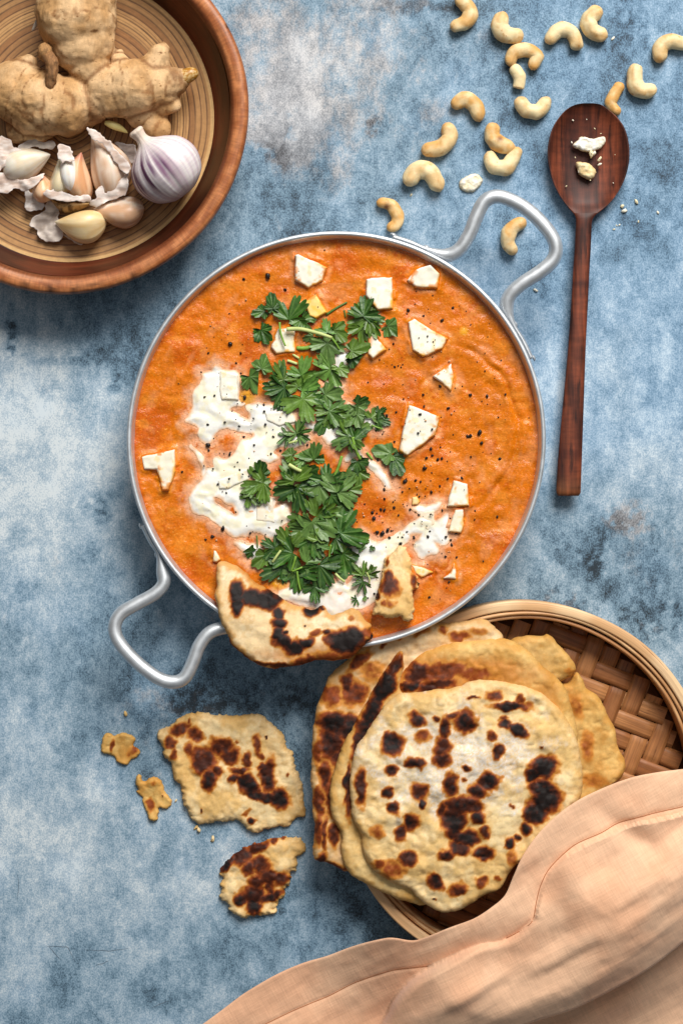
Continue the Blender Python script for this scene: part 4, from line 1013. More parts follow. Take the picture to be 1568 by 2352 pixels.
# each sprig: label, leaves (zoom, x, y, tip angle, length, z, tone, cut, style), stems
SPR = [
 ('coriander sprig with broad fan leaf topmost on the left of the trail', [(ZM, 215, 215, 200, 190, 6, .2, None, 'plain'), (ZM, 320, 130, 105, 210, 9, .25, None, 'plain'), (ZM, 520, 200, 55, 360, 12, .42, None, 'fan'), (ZM, 640, 260, -15, 220, 8, .3, None, 'fan'), (ZM, 600, 330, -60, 230, 10, .7, (0.9, .35), 'fan')], [(ZM, [(390, 300), (400, 400), (440, 505)], 2.6, 2.2, 16, 18, MID_S)]),
 ('dark narrow coriander leaf lying on sauce left of the flat paneer', [(ZM, 270, 410, -50, 270, 6, .15, None, 'plain')], []),
 ('bushy coriander sprig topmost on the right of the trail', [(ZM, 1130, 175, 75, 300, 12, .35, None, 'fan'), (ZM, 1080, 310, 215, 340, 10, .5, None, 'fan'), (ZM, 1220, 270, -10, 270, 9, .28, None, 'fan'), (ZM, 1100, 390, -80, 220, 7, .3, None, 'fan')], []),
 ('pale cut coriander leaf at the right end of the bushy sprig', [(ZM, 1375, 355, -25, 240, 6, .72, (-0.5, .42), 'plain')], []),
 ('coriander sprig on a thick pale stem crossing the upper trail', [(ZM, 790, 330, 100, 230, 10, .6, None, 'fan'), (ZM, 910, 400, -35, 260, 9, .2, None, 'plain'), (ZM, 640, 430, 200, 160, 5, .1, None, 'fan'), (ZM, 790, 560, -95, 330, 10, .18, None, 'fan'), (ZM, 740, 470, 150, 180, 6, .3, None, 'fan')], [(ZM, [(450, 362), (560, 360), (700, 390), (840, 435)], 5.0, 3.6, 20, 22, PALE_S), (ZM, [(840, 435), (880, 490), (905, 530)], 2.4, 1.6, 16, 12, MID_S)]),
 ('folded dark green coriander leaf beside the pointed paneer', [(ZM, 1080, 540, 5, 300, 13, .42, (1.2, .26), 'plain'), (ZM, 1060, 620, -20, 230, 7, .3, (0.3, .4), 'plain')], []),
 ('two pale cut coriander leaves below the folded dark leaf', [(ZM, 920, 745, -70, 250, 9, .85, (0.6, .34), 'plain'), (ZM, 770, 750, -140, 300, 8, .75, (-0.4, .45), 'fan')], []),
 ('pale cut coriander leaf curving round the orange gap on the left', [(ZM, 255, 640, 70, 250, 9, .8, (0.8, .42), 'plain'), (ZM, 175, 830, -55, 320, 8, .78, (-0.9, .3), 'plain')], []),
 ('dark coriander sprig left of the middle of the trail', [(ZM, 400, 730, 110, 280, 12, .15, None, 'fan'), (ZM, 350, 870, 185, 340, 10, .1, None, 'fan'), (ZM, 590, 690, 80, 260, 11, .7, None, 'fan'), (ZM, 520, 800, 120, 240, 8, .55, None, 'fan'), (ZM, 420, 985, -100, 220, 8, .5, None, 'fan')], []),
 ('coriander sprig with a big fan leaf at the middle of the trail', [(ZM, 610, 1050, -80, 380, 12, .55, None, 'fan'), (ZM, 640, 850, 30, 290, 9, .6, None, 'fan'), (ZM, 850, 920, 0, 290, 10, .25, None, 'plain'), (ZM, 700, 960, -20, 260, 8, .4, None, 'fan')], []),
 ('coriander leaves over cream right of the big fan leaf', [(ZM, 880, 1040, 20, 280, 8, .65, None, 'fan'), (ZM, 830, 1120, -100, 260, 7, .45, None, 'fan'), (ZM, 760, 1180, -120, 220, 6, .5, None, 'plain')], []),
 ('dark round coriander leaf right of the trail beside small leaflets', [(ZM, 1000, 1130, 215, 270, 11, .2, (2.0, .45), 'plain'), (ZM, 1085, 1070, -60, 200, 9, .06, None, 'plain'), (ZM, 1095, 990, 10, 180, 8, .3, (1.5, .3), 'plain')], []),
 ('small coriander leaflets on the right edge over cream', [(ZM, 1200, 1090, 60, 160, 6, .4, None, 'fan'), (ZM, 1270, 1065, 30, 130, 6, .2, None, 'fan'), (ZM, 1275, 1145, -10, 170, 6, .25, None, 'fan')], [(ZM, [(1180, 1185), (1230, 1205), (1280, 1220)], 2.0, 1.5, 7, 6, MID_S)]),
 ('lacy coriander sprig on the cream left of the trail', [(ZM, 500, 1215, 130, 230, 9, .35, None, 'fine'), (ZM, 600, 1240, 10, 240, 9, .4, None, 'fine'), (ZM, 420, 1300, 215, 200, 8, .2, None, 'fine'), (ZM, 590, 1310, -40, 160, 7, .3, None, 'fine')], [(ZM, [(470, 1340), (540, 1320)], 2.6, 2.4, 8, 8, PALE_S)]),
 ('dark cut coriander leaf just below the lacy sprig', [(ZM, 450, 1425, 160, 200, 7, .15, (0.5, .4), 'plain')], []),
 ('pair of pale veined coriander leaves at the middle of the trail', [(ZM, 570, 1445, 150, 190, 8, .68, (0.6, .4), 'fan'), (ZM, 695, 1420, 80, 250, 9, .7, (1.2, .45), 'fan')], []),
 ('upright coriander sprig with a bright stem right of the trail', [(ZM, 1060, 1240, 30, 320, 10, .4, None, 'fan'), (ZM, 930, 1320, 215, 270, 9, .35, None, 'fan'), (ZM, 1000, 1260, 120, 240, 12, .5, None, 'fan'), (ZN, 1080, 215, -70, 240, 9, .15, None, 'plain'), (ZN, 1060, 300, -100, 200, 8, .4, None, 'fan')], [(ZM, [(1020, 1290), (1040, 1390), (1085, 1480)], 4.0, 3.6, 15, 10, MID_S)]),
 ('loose dark coriander leaf right of the trail under the long paneer wedge', [(ZN, 1290, 85, 170, 250, 7, .25, None, 'plain'), (ZN, 1385, 180, -75, 270, 7, .22, None, 'plain')], []),
 ('loose coriander leaf lying on white cream left of the dense pile', [(ZN, 225, 235, 95, 210, 8, .1, None, 'plain'), (ZN, 180, 375, 200, 320, 10, .5, None, 'fan'), (ZN, 220, 420, -60, 240, 8, .5, None, 'fan'), (ZN, 120, 510, -110, 180, 7, .3, None, 'fan')], []),
 ('coriander sprig at the upper left of the dense pile', [(ZN, 480, 260, 120, 320, 12, .35, None, 'fan'), (ZN, 430, 370, 190, 260, 9, .22, None, 'fan'), (ZN, 560, 480, -80, 380, 10, .2, None, 'fan'), (ZN, 650, 250, 20, 240, 10, .4, None, 'plain'), (ZN, 620, 380, -30, 220, 9, .15, None, 'plain')], [(ZN, [(470, 190), (530, 225), (575, 245)], 4.5, 4, 18, 16, PALE_S)]),
 ('dark coriander sprig at the upper right of the dense pile', [(ZN, 790, 260, 95, 280, 10, .12, None, 'fan'), (ZN, 940, 360, 50, 360, 13, .35, None, 'fan'), (ZN, 740, 440, -80, 300, 13, .4, None, 'plain'), (ZN, 900, 480, -20, 300, 11, .3, None, 'fan'), (ZN, 1040, 400, 10, 220, 8, .45, None, 'fan')], [(ZN, [(925, 115), (900, 200), (865, 280)], 3.6, 3.2, 12, 12, MID_S)]),
 ('wide fan coriander leaf on the right flank of the dense pile', [(ZN, 960, 690, 60, 420, 14, .3, None, 'fan'), (ZN, 950, 830, -5, 330, 12, .35, None, 'fan'), (ZN, 770, 600, 30, 300, 13, .5, None, 'fan'), (ZN, 870, 600, 10, 260, 11, .4, None, 'fan')], [(ZN, [(830, 880), (820, 960), (815, 1040)], 2.6, 2.0, 18, 12, MID_S)]),
 ('bright green young coriander leaf on top of the dense pile', [(ZN, 725, 800, 80, 170, 24, .85, None, 'fan'), (ZN, 770, 870, 60, 160, 21, .65, None, 'plain')], []),
 ('large crinkled coriander leaf at the heart of the dense pile', [(ZN, 640, 780, 250, 400, 15, .45, None, 'fan'), (ZN, 700, 900, -60, 300, 14, .38, None, 'fan'), (ZN, 610, 690, 110, 280, 13, .4, None, 'fan'), (ZN, 530, 690, 180, 170, 8, .1, None, 'plain')], []),
 ('coriander sprig at the left flank of the dense pile', [(ZN, 450, 830, 120, 300, 11, .28, None, 'fan'), (ZN, 300, 880, 150, 220, 8, .2, None, 'fan'), (ZN, 430, 980, 200, 320, 10, .18, None, 'fan'), (ZN, 230, 1010, 220, 230, 7, .2, None, 'plain')], [(ZN, [(330, 1030), (370, 970), (400, 930)], 3.0, 2.6, 12, 14, PALE_S)]),
 ('small square cut coriander leaf at the far left of the dense pile', [(ZN, 110, 930, 160, 170, 7, .25, (0.6, .36), 'plain')], [(ZN, [(190, 800), (196, 860), (198, 910)], 1.8, 1.6, 7, 7, DK_S)]),
 ('coriander sprig at the bottom left of the dense pile above the naan', [(ZN, 350, 1110, 210, 300, 9, .15, None, 'fan'), (ZN, 540, 1190, -90, 330, 11, .22, None, 'fan'), (ZN, 470, 1090, 170, 240, 9, .2, None, 'plain')], [(ZN, [(530, 980), (510, 1050), (490, 1110)], 2.8, 2.2, 17, 14, MID_S), (ZN, [(500, 1110), (560, 1085), (595, 1070)], 2.2, 2.0, 17, 16, MID_S), (ZN, [(540, 1110), (550, 1190), (570, 1275)], 2.4, 2.0, 17, 14, MID_S)]),
 ('coriander sprig at the bottom right of the dense pile', [(ZN, 760, 1140, -70, 360, 10, .3, None, 'fan'), (ZN, 680, 1010, 20, 260, 12, .5, None, 'fan'), (ZN, 850, 1080, 10, 220, 9, .4, None, 'fan'), (ZN, 690, 1300, -90, 230, 7, .18, None, 'fan'), (ZN, 640, 1170, 200, 200, 8, .3, None, 'fan')], [(ZN, [(870, 1130), (910, 1170), (950, 1200)], 3.0, 2.6, 8, 7, PALE_S)]),
 ('long dark coriander leaf hanging down the right side of the pile', [(ZN, 950, 1040, -80, 330, 9, .2, None, 'plain'), (ZN, 930, 940, 100, 220, 8, .25, None, 'plain')], []),
 ('small lacy coriander sprig on cream between pile and torn naan', [(ZN, 1120, 1090, 80, 230, 8, .2, None, 'fine'), (ZN, 1200, 1120, 30, 200, 8, .22, None, 'fine'), (ZN, 1085, 1240, 240, 210, 8, .18, None, 'fine'), (ZN, 1060, 1150, 190, 150, 7, .2, None, 'fine')], [(ZN, [(1140, 1120), (1165, 1180), (1160, 1220)], 1.8, 1.5, 8, 7, PALE_S)]),
 ('tiny coriander scraps on cream nearest the naan corner', [(ZN, 1030, 1365, 200, 110, 6, .3, None, 'fine'), (ZN, 1125, 1345, 60, 60, 6, .5, None, 'plain')], []),
 ('tiny bright coriander scraps on the cream right of the pile', [(ZN, 1105, 905, 30, 130, 6, .65, (1.5, .2), 'plain'), (ZN, 1140, 830, 60, 90, 6, .55, None, 'plain'), (ZN, 1190, 912, 0, 70, 6, .3, None, 'plain')], []),
]
def coriander():
    k = 0
    for si, (lb, leaves, stems) in enumerate(SPR):
        ps = [z((x, y))[0] for (z, x, y, *_) in leaves]
        m = np.mean(np.array(ps), 0); p = C_(*m)
        root = empty('coriander_sprig', p[0], p[1], CZ)
        tag(root, lb, 'coriander', 'chopped coriander on the curry')
        for (z, x, y, ang, ln, zz, tone, cut, style) in leaves:
            k += 1
            u, v = z((x, y))[0]
            add_leaf(root, u, v, ang, ln * kk * 0.8, zz, tone, cut, style, seed=k)
        for (z, pts, r0, r1, z0, z1, tn) in stems:
            add_stem(root, z(*pts), r0, r1, z0, z1, tn)
    for (z, pts, r0, r1, tn, lb) in [
        (ZM, [(790, 228), (880, 170), (970, 120)], 3.0, 2.0, DK_S, 'thin dark coriander stem right of the yellow paneer'),
        (ZM, [(535, 518), (610, 520), (690, 495)], 4.6, 4.6, MID_S, 'short thick cut coriander stem right of the flat paneer'),
        (ZM, [(455, 625), (500, 640), (540, 655)], 3.2, 3.2, PALE_S, 'small pale cut coriander stem below the flat paneer'),
        (ZM, [(500, 570), (530, 590), (555, 605)], 2.6, 2.6, PALE_S, 'tiny pale cut coriander stem right below the flat paneer'),
        (ZM, [(1140, 1420), (1165, 1450), (1190, 1480)], 2.4, 2.4, MID_S, 'tiny green cut coriander stem on the cream streak'),
        (ZM, [(945, 190), (952, 220), (955, 250)], 1.8, 1.6, DK_S, 'tiny upright coriander stem left of the bushy sprig')]:
        P = sc(z(*pts), CZ); P = resample(catmull(P, 6, False), 12)
        zc = hc(P[:, 0], P[:, 1]) + r0 * 0.8
        rr = np.linspace(r0, r1, 12)
        V, F, gc = sweep(np.column_stack([P, zc]), rr, rr * 0.8, 10)
        tag(mk('coriander_cutting', V, F, MAT['stem'], None, np.tile(tn, (len(V), 1)), gc), lb, 'coriander')
coriander()

# ------------------------------------------------------------------ pepper
MAT['pepper'] = mk_mat('black_pepper', None, rough=0.45, spec=0.4, var=[('o', s3(900), 3, 0.5, 1.6)])
def lump(r, seed):
    r_ = random.Random(seed)
    V = []; n, m = 7, 5
    for i in range(m + 1):
        th = math.pi * i / m
        for j in range(n):
            a = 2 * math.pi * j / n + i * 0.3; k = r * (1 + r_.uniform(-0.28, 0.28))
            V.append((k * math.sin(th) * math.cos(a), k * math.sin(th) * math.sin(a) * 0.8, k * math.cos(th) * 0.75))
    V = np.array(V); i = np.arange(m)[:, None]; j = np.arange(n)[None]
    return V, np.stack([i * n + j, (i + 1) * n + j, (i + 1) * n + (j + 1) % n, i * n + (j + 1) % n], -1).reshape(-1, 4)
def surf_z(P):
    z = hc(P[:, 0], P[:, 1]); z = np.where(cream_field(P[:, 0], P[:, 1]) > 4, np.maximum(z, CZ + 3), z)
    for (p, h, lb, tn, sl), Q in zip(PAN, PAN_P):
        z = np.where(poly_sdf(Q, P[:, 0], P[:, 1]) > 3, CZ + h * 0.8, z)
    return z
BIG = [(615, 633, 5.4), (655, 665, 3.4), (529, 790, 4.6), (1101, 993, 5.2), (1148, 1053, 3.0), (1080, 1000, 4.0), (478, 1022, 5.0), (512, 1213, 4.8), (488, 1232, 4.0), (1105, 1017, 3.6), (937, 712, 3.6), (878, 1224, 5.2), (866, 1222, 4.2), (930, 1105, 4.4), (1015, 735, 3.8), (890, 1217, 4.2), (562, 912, 4.0), (975, 1075, 4.0), (858, 1190, 4.0), (855, 1177, 3.8), (1060, 1098, 3.4), (560, 640, 3)]
def pepper():
    Vs, Fs, Cs, o = [], [], [], 0
    r_ = random.Random(3)
    pts = [(u, v, s) for (u, v, s) in BIG]
    def cl(n, u, v, su, sv, smax):
        for _ in range(n):
            pts.append((r_.gauss(u, su), r_.gauss(v, sv), min(0.9 + r_.expovariate(1.0), smax)))
    cl(110, 985, 1020, 75, 130, 3.4); cl(60, 900, 1190, 60, 45, 3.2); cl(40, 980, 780, 70, 70, 3.0); cl(45, 560, 940, 70, 80, 2.8)
    cl(45, 540, 1050, 60, 70, 2.6); cl(25, 1000, 1250, 45, 50, 2.8); cl(25, 600, 740, 70, 80, 2.4); cl(30, 1050, 880, 90, 110, 2.4); cl(16, 560, 1200, 60, 30, 2.4); cl(14, 760, 1345, 60, 30, 2.4)
    PZs = surf_z(np.array([C_(u, v) for (u, v, s) in pts]))
    for i, (u, v, s) in enumerate(pts):
        p = C_(u, v)
        if np.hypot(*(p - pc)) > CR - 14: continue
        s = s * 1.2; V, F = lump(s, i)
        V = V @ rotm(0, 0, r_.uniform(0, 6)).T + np.array([p[0], p[1], PZs[i] + s * 0.45])
        c = lin(34, 27, 26) if r_.random() < 0.8 or s > 3 else lin(206, 160, 120)
        Vs.append(V); Fs.append(F + o); Cs.append(np.tile(c, (len(V), 1))); o += len(V)
    ob = mk('ground_pepper', np.concatenate(Vs), np.concatenate(Fs)[:, ::-1], MAT['pepper'], None, np.concatenate(Cs))
    tag(ob, 'coarsely ground black pepper scattered over the curry', 'pepper', kind='stuff')
pepper()
# ------------------------------------------------------------------ cashews
MAT['cashew'] = mk_mat('cashew', None, rough=0.5, spec=0.35, sss=0.08, sss_col=(0.003, 0.002, 0.001), var=[('o', s3(110), 4, 0.90, 1.08), ('o', s3(600), 3, 0.93, 1.06)],
    tint=[('o', s3(170), 3, 0.60, 0.74, tuple(lin(206, 150, 84)))], bump=[('o', s3(160), 3, 0.3, 0.0012), ('o', s3(700), 3, 0.2, 0.0003)])
MAT['nut_white'] = mk_mat('cashew_flesh', None, rough=0.5, spec=0.3, var=[('o', s3(300), 4, 0.9, 1.05)], bump=[('o', s3(300), 3, 0.2, 0.0006)])
def cashew(pts, w, label, seed, z=None, tone=0.4, fat=1.0, flat_end=False, spot=None):
    zr = w * 0.4
    P = sc(pts, zr)
    P = catmull(P, 8, False)
    ext = w * 0.34
    d0 = P[0] - P[2]; d0 /= np.linalg.norm(d0); d1 = P[-1] - P[-3]; d1 /= np.linalg.norm(d1)
    P = np.concatenate([[P[0] + d0 * ext], P, [P[-1] + d1 * (ext if not flat_end else 1)]])
    P = resample(P, 34)
    L = np.linalg.norm(np.diff(P, axis=0), axis=1).sum(); s = np.linspace(0, L, 34); c = w * 0.5
    e0 = np.clip(s / c, 0, 1); e1 = np.clip((L - s) / (c if not flat_end else 2.0), 0, 1)
    r = w / 2 * np.sqrt(1 - (1 - e0) ** 2) * np.sqrt(1 - (1 - e1) ** 2) * np.interp(s / L, [0, 0.25, 0.5, 0.8, 1], [0.86 * fat, 1.02, 1.1, 0.96, 0.82])
    r = np.maximum(r, 0.6)
    zz = np.full(34, zr + 1.0) if z is None else np.linspace(z[0], z[1], 34)
    V, F, gc = sweep(np.column_stack([P, zz]), r, r * 0.88, 22)
    nv = np.stack([vnoise(V[:, 0] / 18, V[:, 1] / 18, V[:, 2] / 18, seed=seed + k) for k in range(3)], 1)
    V = V + 2.0 * nv
    n = fbm(V[:, 0] / 20, V[:, 1] / 20, V[:, 2] / 20, seed=seed)
    col = mixc(lin(242, 220, 172), lin(222, 170, 98), np.clip(sstep(-0.5, 0.7, n) * 0.8 + 1.5 * (tone - 0.45), 0, 1))
    en = np.abs(np.concatenate([np.repeat(s / L, 22), [0, 1]]) - 0.5) * 2; col = mixc(col, lin(206, 148, 80), sstep(0.7, 1.0, en) * 0.55 * tone * 1.6)
    aa = np.concatenate([np.tile(np.linspace(0, 2 * np.pi, 22, endpoint=False), 34), [0, 0]]); sv = np.exp(-((aa - (1.15 if seed % 2 else 1.9)) / 0.16) ** 2)
    col = mixc(col, lin(196, 146, 84), sv * 0.5 * sstep(-0.4, 0.4, n))
    if spot is not None:
        p = s1(spot, zr); col = mixc(col, lin(120, 62, 28), np.exp(-(np.hypot(V[:, 0] - p[0], V[:, 1] - p[1]) / 7) ** 2) * 0.9)
    o = mk('cashew_nut', V, F, MAT['cashew'], None, col, gc)
    tag(o, label, 'cashew', 'cashew nuts scattered on the table')
k = ZB.k
CASH = [
    (ZB((528, -5), (575, 45), (560, 95), (505, 122)), 62, 'cashew cut off by the top edge, leftmost of the top row', .5, None),
    (ZB((722, 75), (712, 125), (745, 160), (800, 163)), 64, 'cashew curved like an L near the top, second from the left', .45, None),
    (ZB((945, 182), (985, 140), (1045, 145), (1075, 212)), 60, 'arch shaped pale cashew in the middle of the top row', .3, None),
    (ZB((1172, 52), (1130, 85), (1140, 135), (1192, 162)), 60, 'C shaped cashew at the top, right of the arch shaped one', .35, None),
    (ZB((1462, 268), (1465, 215), (1510, 188), (1585, 205)), 60, 'cashew cut off by the right edge of the picture', .5, None),
    (ZB((762, 285), (780, 245), (835, 228), (885, 255), (868, 305)), 50, 'strongly hooked cashew touching a broken half nut', .6, None),
    (ZB((808, 472), (840, 512), (895, 515), (932, 468)), 58, 'cashew curved like a smile left of the spoon', .45, None),
    (ZB((1348, 320), (1342, 385), (1375, 420), (1425, 418)), 66, 'fat pale cashew right above the spoon, beyond the upright nut', .2, None),
    (ZB((508, 485), (555, 458), (600, 490), (615, 540)), 58, 'arched cashew alone in the middle of the blue table', .65, None),
    (ZB((468, 592), (480, 640), (440, 685), (368, 698)), 64, 'golden cashew curving down to the left, above the palest arch', .7, None),
    (ZB((680, 592), (680, 640), (715, 670), (765, 690)), 58, 'cashew with a brown scar resting against the smile shaped nut', .6, ZB((712, 650))[0]),
    (ZB((662, 728), (690, 775), (750, 775), (792, 705)), 60, 'cashew curved like a smile with another nut on its upper side', .4, None),
    (ZB((292, 840), (325, 795), (385, 800), (425, 868)), 64, 'palest arch shaped cashew, just left of the white broken nut', .25, None),
    (ZB((155, 942), (205, 955), (235, 1000), (232, 1040), (205, 1062)), 46, 'small wrinkled golden cashew touching the pan rim', .75, ZB((185, 965))[0]),
    (ZD((1185, 208), (1120, 250), (1100, 320), (1132, 375)), 74 * ZD.k / k, 'cashew lying inside the loop of the upper pan handle', .6, None),
]
for i, (p, w, lb, tn, spot) in enumerate(CASH):
    cashew(p, w * k * 1.18 * (0.93 + 0.14 * ((i * 53) % 7) / 6), lb, 300 + i * 7, None, tn, 1.0 + 0.08 * ((i * 37) % 5 - 2) / 2, False, spot)
cashew(ZB((782, 318), (805, 355), (800, 410)), 58 * k, 'broken half cashew below the strongly hooked nut', 420, None, 0.35, 1.0, True)
cashew(ZB((1272, 400), (1245, 440), (1232, 480), (1262, 520)), 54 * k, 'upright brownish cashew partly under the spoon tip', 430, None, 0.75, 1.15)
def nut_piece(name, pts, z0, h, label, seed, cols=(lin(240, 228, 196), lin(250, 244, 228))):
    P = sc(pts, z0 + h)
    o = slab(name, P, 1.5, h, h * 0.8, lambda x, y: np.full(x.shape, float(z0)), MAT['nut_white'], lambda x, y, d, z: mixc(mixc(cols[0], cols[1], sstep(-0.4, 0.5, fbm(x / 9, y / 9, seed=seed))), lin(222, 186, 126), sstep(4, 0, d) * 0.6),
             bumps=lambda x, y, d: 2.2 * fbm(x / 9, y / 9, seed=seed), smooth_n=3, edge=lambda X, Y: 0.8 * vnoise(X / 5, Y / 5, seed=seed))
    tag(o, label, 'cashew piece')
nut_piece('cashew_fragment', ZB((525, 855), (540, 828), (600, 803), (636, 838), (592, 890), (540, 882)), 0, 12, 'white broken cashew fragment on the table near the pan handle', 5)

# ------------------------------------------------------------------ wooden spoon
MAT['spoon'] = mk_mat('dark_red_wood', None, rough=0.5, spec=0.3,
    var=[('g', (26, 420, 40), 5, 0.5, 1.5), ('g', (240, 50, 40), 4, 0.72, 1.28)], tint=[('g', (24, 200, 30), 4, 0.54, 0.70, tuple(lin(42, 18, 12)))],
    bump=[('g', (60, 700, 40), 3, 0.2, 0.0003)])
def spoon():
    rows = [(68, 285, 330), (74, 245, 375), (90, 205, 402), (115, 172, 436), (150, 142, 474), (200, 110, 510), (260, 90, 531), (330, 79, 542), (400, 83, 540), (460, 97, 528), (520, 116, 506), (580, 146, 472), (630, 180, 432), (670, 212, 388), (700, 236, 352), (730, 242, 334), (790, 239, 330), (900, 233, 325), (1000, 226, 319), (1200, 214, 309), (1450, 196, 296), (1700, 173, 287), (1900, 154, 280), (2100, 137, 273), (2240, 129, 268), (2278, 130, 266), (2290, 138, 258)]
    zr = 40
    L = sc(ZJ(*[(r[1], r[0]) for r in rows]), zr); R = sc(ZJ(*[(r[2], r[0]) for r in rows]), zr)
    yb = ZJ((0, 700))[0][1]
    n = 130
    # smooth rows along the length
    Lc = resample(catmull(L, 6, False), 900); Rc = resample(catmull(R, 6, False), 900)
    ys = np.concatenate([np.linspace(L[0, 1] - 0.01, L[2, 1], 12), np.linspace(L[2, 1], L[-1, 1], n)[1:]])
    xl = np.interp(-ys, -Lc[:, 1], Lc[:, 0]); xr = np.interp(-ys, -Rc[:, 1], Rc[:, 0])
    cx = (xl + xr) / 2; hw = (xr - xl) / 2
    ynk = L[14, 1]; ytop = L[0, 1]; yend = L[-1, 1]
    t = (ytop - ys) / (ytop - ynk)             # 0..1 over the bowl
    bowlw = 1 - sstep(0.86, 1.06, t)
    m = 41
    a = np.linspace(-1, 1, m)
    rimz = 44 - 10 * sstep(0.2, 1.0, t) + 8 * sstep(0.0, 3.0, t)
    depth = 26 * np.clip(np.sin(np.pi * np.clip(t, 0, 1) ** 0.8), 0, 1) ** 0.6 * bowlw
    top = rimz[:, None] - depth[:, None] * (1 - np.abs(a) ** 2.6) + ((1 - bowlw) * 7)[:, None] * (np.sqrt(np.clip(1 - a ** 2, 0, 1)) - 0.2)
    thick = (6 + 0 * t)[:, None] + ((1 - bowlw) * 15)[:, None] * np.sqrt(np.clip(1 - a ** 2, 0, 1)) + (depth * 0.25)[:, None] * (1 - a ** 2)
    thick[:, 0] = thick[:, -1] = 3.0
    X = cx[:, None] + hw[:, None] * a
    Y = ys[:, None] * np.ones(m)
    endr = sstep(yend, yend + 10, ys)[:, None]
    topz = top - (1 - endr) * 4; botz = topz - thick
    # rest the whole spoon on the table
    botz_min = botz.min(); topz -= botz_min - 1; botz -= botz_min - 1
    V = np.concatenate([np.stack([X, Y, topz], -1).reshape(-1, 3), np.stack([X, Y, botz], -1).reshape(-1, 3)])
    N = len(ys); K = N * m
    i = np.arange(N - 1)[:, None]; j = np.arange(m - 1)[None]
    q = np.stack([i * m + j, (i + 1) * m + j, (i + 1) * m + j + 1, i * m + j + 1], -1).reshape(-1, 4)
    i = np.arange(N - 1)
    sl = np.stack([i * m, i * m + K, (i + 1) * m + K, (i + 1) * m], 1); sr = np.stack([i * m + m - 1, (i + 1) * m + m - 1, (i + 1) * m + m - 1 + K, i * m + m - 1 + K], 1)
    j = np.arange(m - 1); ce = np.stack([(N - 1) * m + j, (N - 1) * m + j + K, (N - 1) * m + j + 1 + K, (N - 1) * m + j + 1], 1); c0 = np.stack([j + 1, j + 1 + K, j + K, j], 1)
    F = np.concatenate([q, (q + K)[:, ::-1], sl, sr, ce, c0])
    nz = fbm(V[:, 0] / 26, V[:, 1] / 170, seed=17)
    c = mixc(lin(62, 27, 17), lin(112, 54, 32), sstep(-0.6, 0.6, nz))
    yr = V[:, 1]; c = mixc(c, lin(70, 28, 18), 0.6 * sstep(0.1, 0.5, vnoise(yr / 26, V[:, 0] / 90, seed=3)) * (yr < ynk))
    c = mixc(c, lin(122, 76, 46), sstep(yend + 60, yend, yr) * 0.6)
    gc = np.stack([V[:, 1], V[:, 0], V[:, 2] * 0], 1)
    root = empty('wooden_spoon', cx[N // 2], ys[N // 2], 0)
    tag(root, 'long dark red wooden spoon lying on the blue table', 'spoon')
    isb = (V[:, 1] > ynk)[F].all(1)
    mk('spoon_bowl', V, F[isb], MAT['spoon'], root, c, gc)
    mk('handle', V, F[~isb], MAT['spoon'], root, c, gc)
    return topz
_tz = spoon()
def spoon_z(): return 24.0
nut_piece('cashew_half', ZJ((222, 305), (250, 275), (272, 252), (340, 266), (395, 250), (412, 272), (395, 305), (370, 326), (310, 341), (255, 325)), 26, 9, 'split white cashew half lying in the spoon', 8, (lin(232, 226, 206), lin(250, 248, 240)))
nut_piece('cashew_fragment', ZJ((243, 397), (275, 396), (312, 402), (356, 440), (346, 480), (320, 496), (265, 472), (250, 440)), 22, 14, 'yellowish cashew chunk lying in the spoon below the white half', 9, (lin(232, 202, 146), lin(244, 224, 176)))
def crumbs(name, pts, z, label, cols, seed):
    r_ = random.Random(seed); Vs, Fs, Cs, o = [], [], [], 0
    for i, (u, v, s) in enumerate(pts):
        p = s1((u, v), z); V, F = lump(s, seed + i)
        V[:, 0] *= r_.uniform(1, 1.7); V = V @ rotm(0, 0, r_.uniform(0, 6)).T + np.array([p[0], p[1], z + s * 0.5])
        Vs.append(V); Fs.append(F + o); Cs.append(np.tile(cols[i % len(cols)], (len(V), 1))); o += len(V)
    tag(mk(name, np.concatenate(Vs), np.concatenate(Fs)[:, ::-1], MAT['nut_white'], None, np.concatenate(Cs)), label, 'crumbs', kind='stuff')
NUTC = [lin(240, 226, 186), lin(250, 242, 220)]
crumbs('spoon_crumbs', ZJ((325, 355, 6.5), (340, 352, 5), (372, 385, 4.5), (372, 415, 3.5), (345, 212, 1.6), (222, 165, 2.2), (235, 375, 1.8), (255, 455, 3.5), (184, 538, 1.8), (450, 520, 1.6), (380, 240, 1.4), (300, 160, 1.2), (460, 360, 1.4), (215, 290, 2), (320, 505, 2)), 27, 'tiny pale nut crumbs inside the wooden spoon', NUTC, 70)
crumbs('nut_crumbs', ZJ((500, 652, 4.5), (512, 678, 5.0), (580, 626, 4.5), (702, 686, 3), (592, 738, 2.4), (485, 757, 2.4), (455, 782, 2.2), (10, 1126, 4.2), (470, 760, 1.5)) + ZB((1240, 178, 3.5), (300, 908, 2.6), (1055, 560, 1.8)), 0, 'tiny pale nut crumbs scattered on the blue table', NUTC, 90)

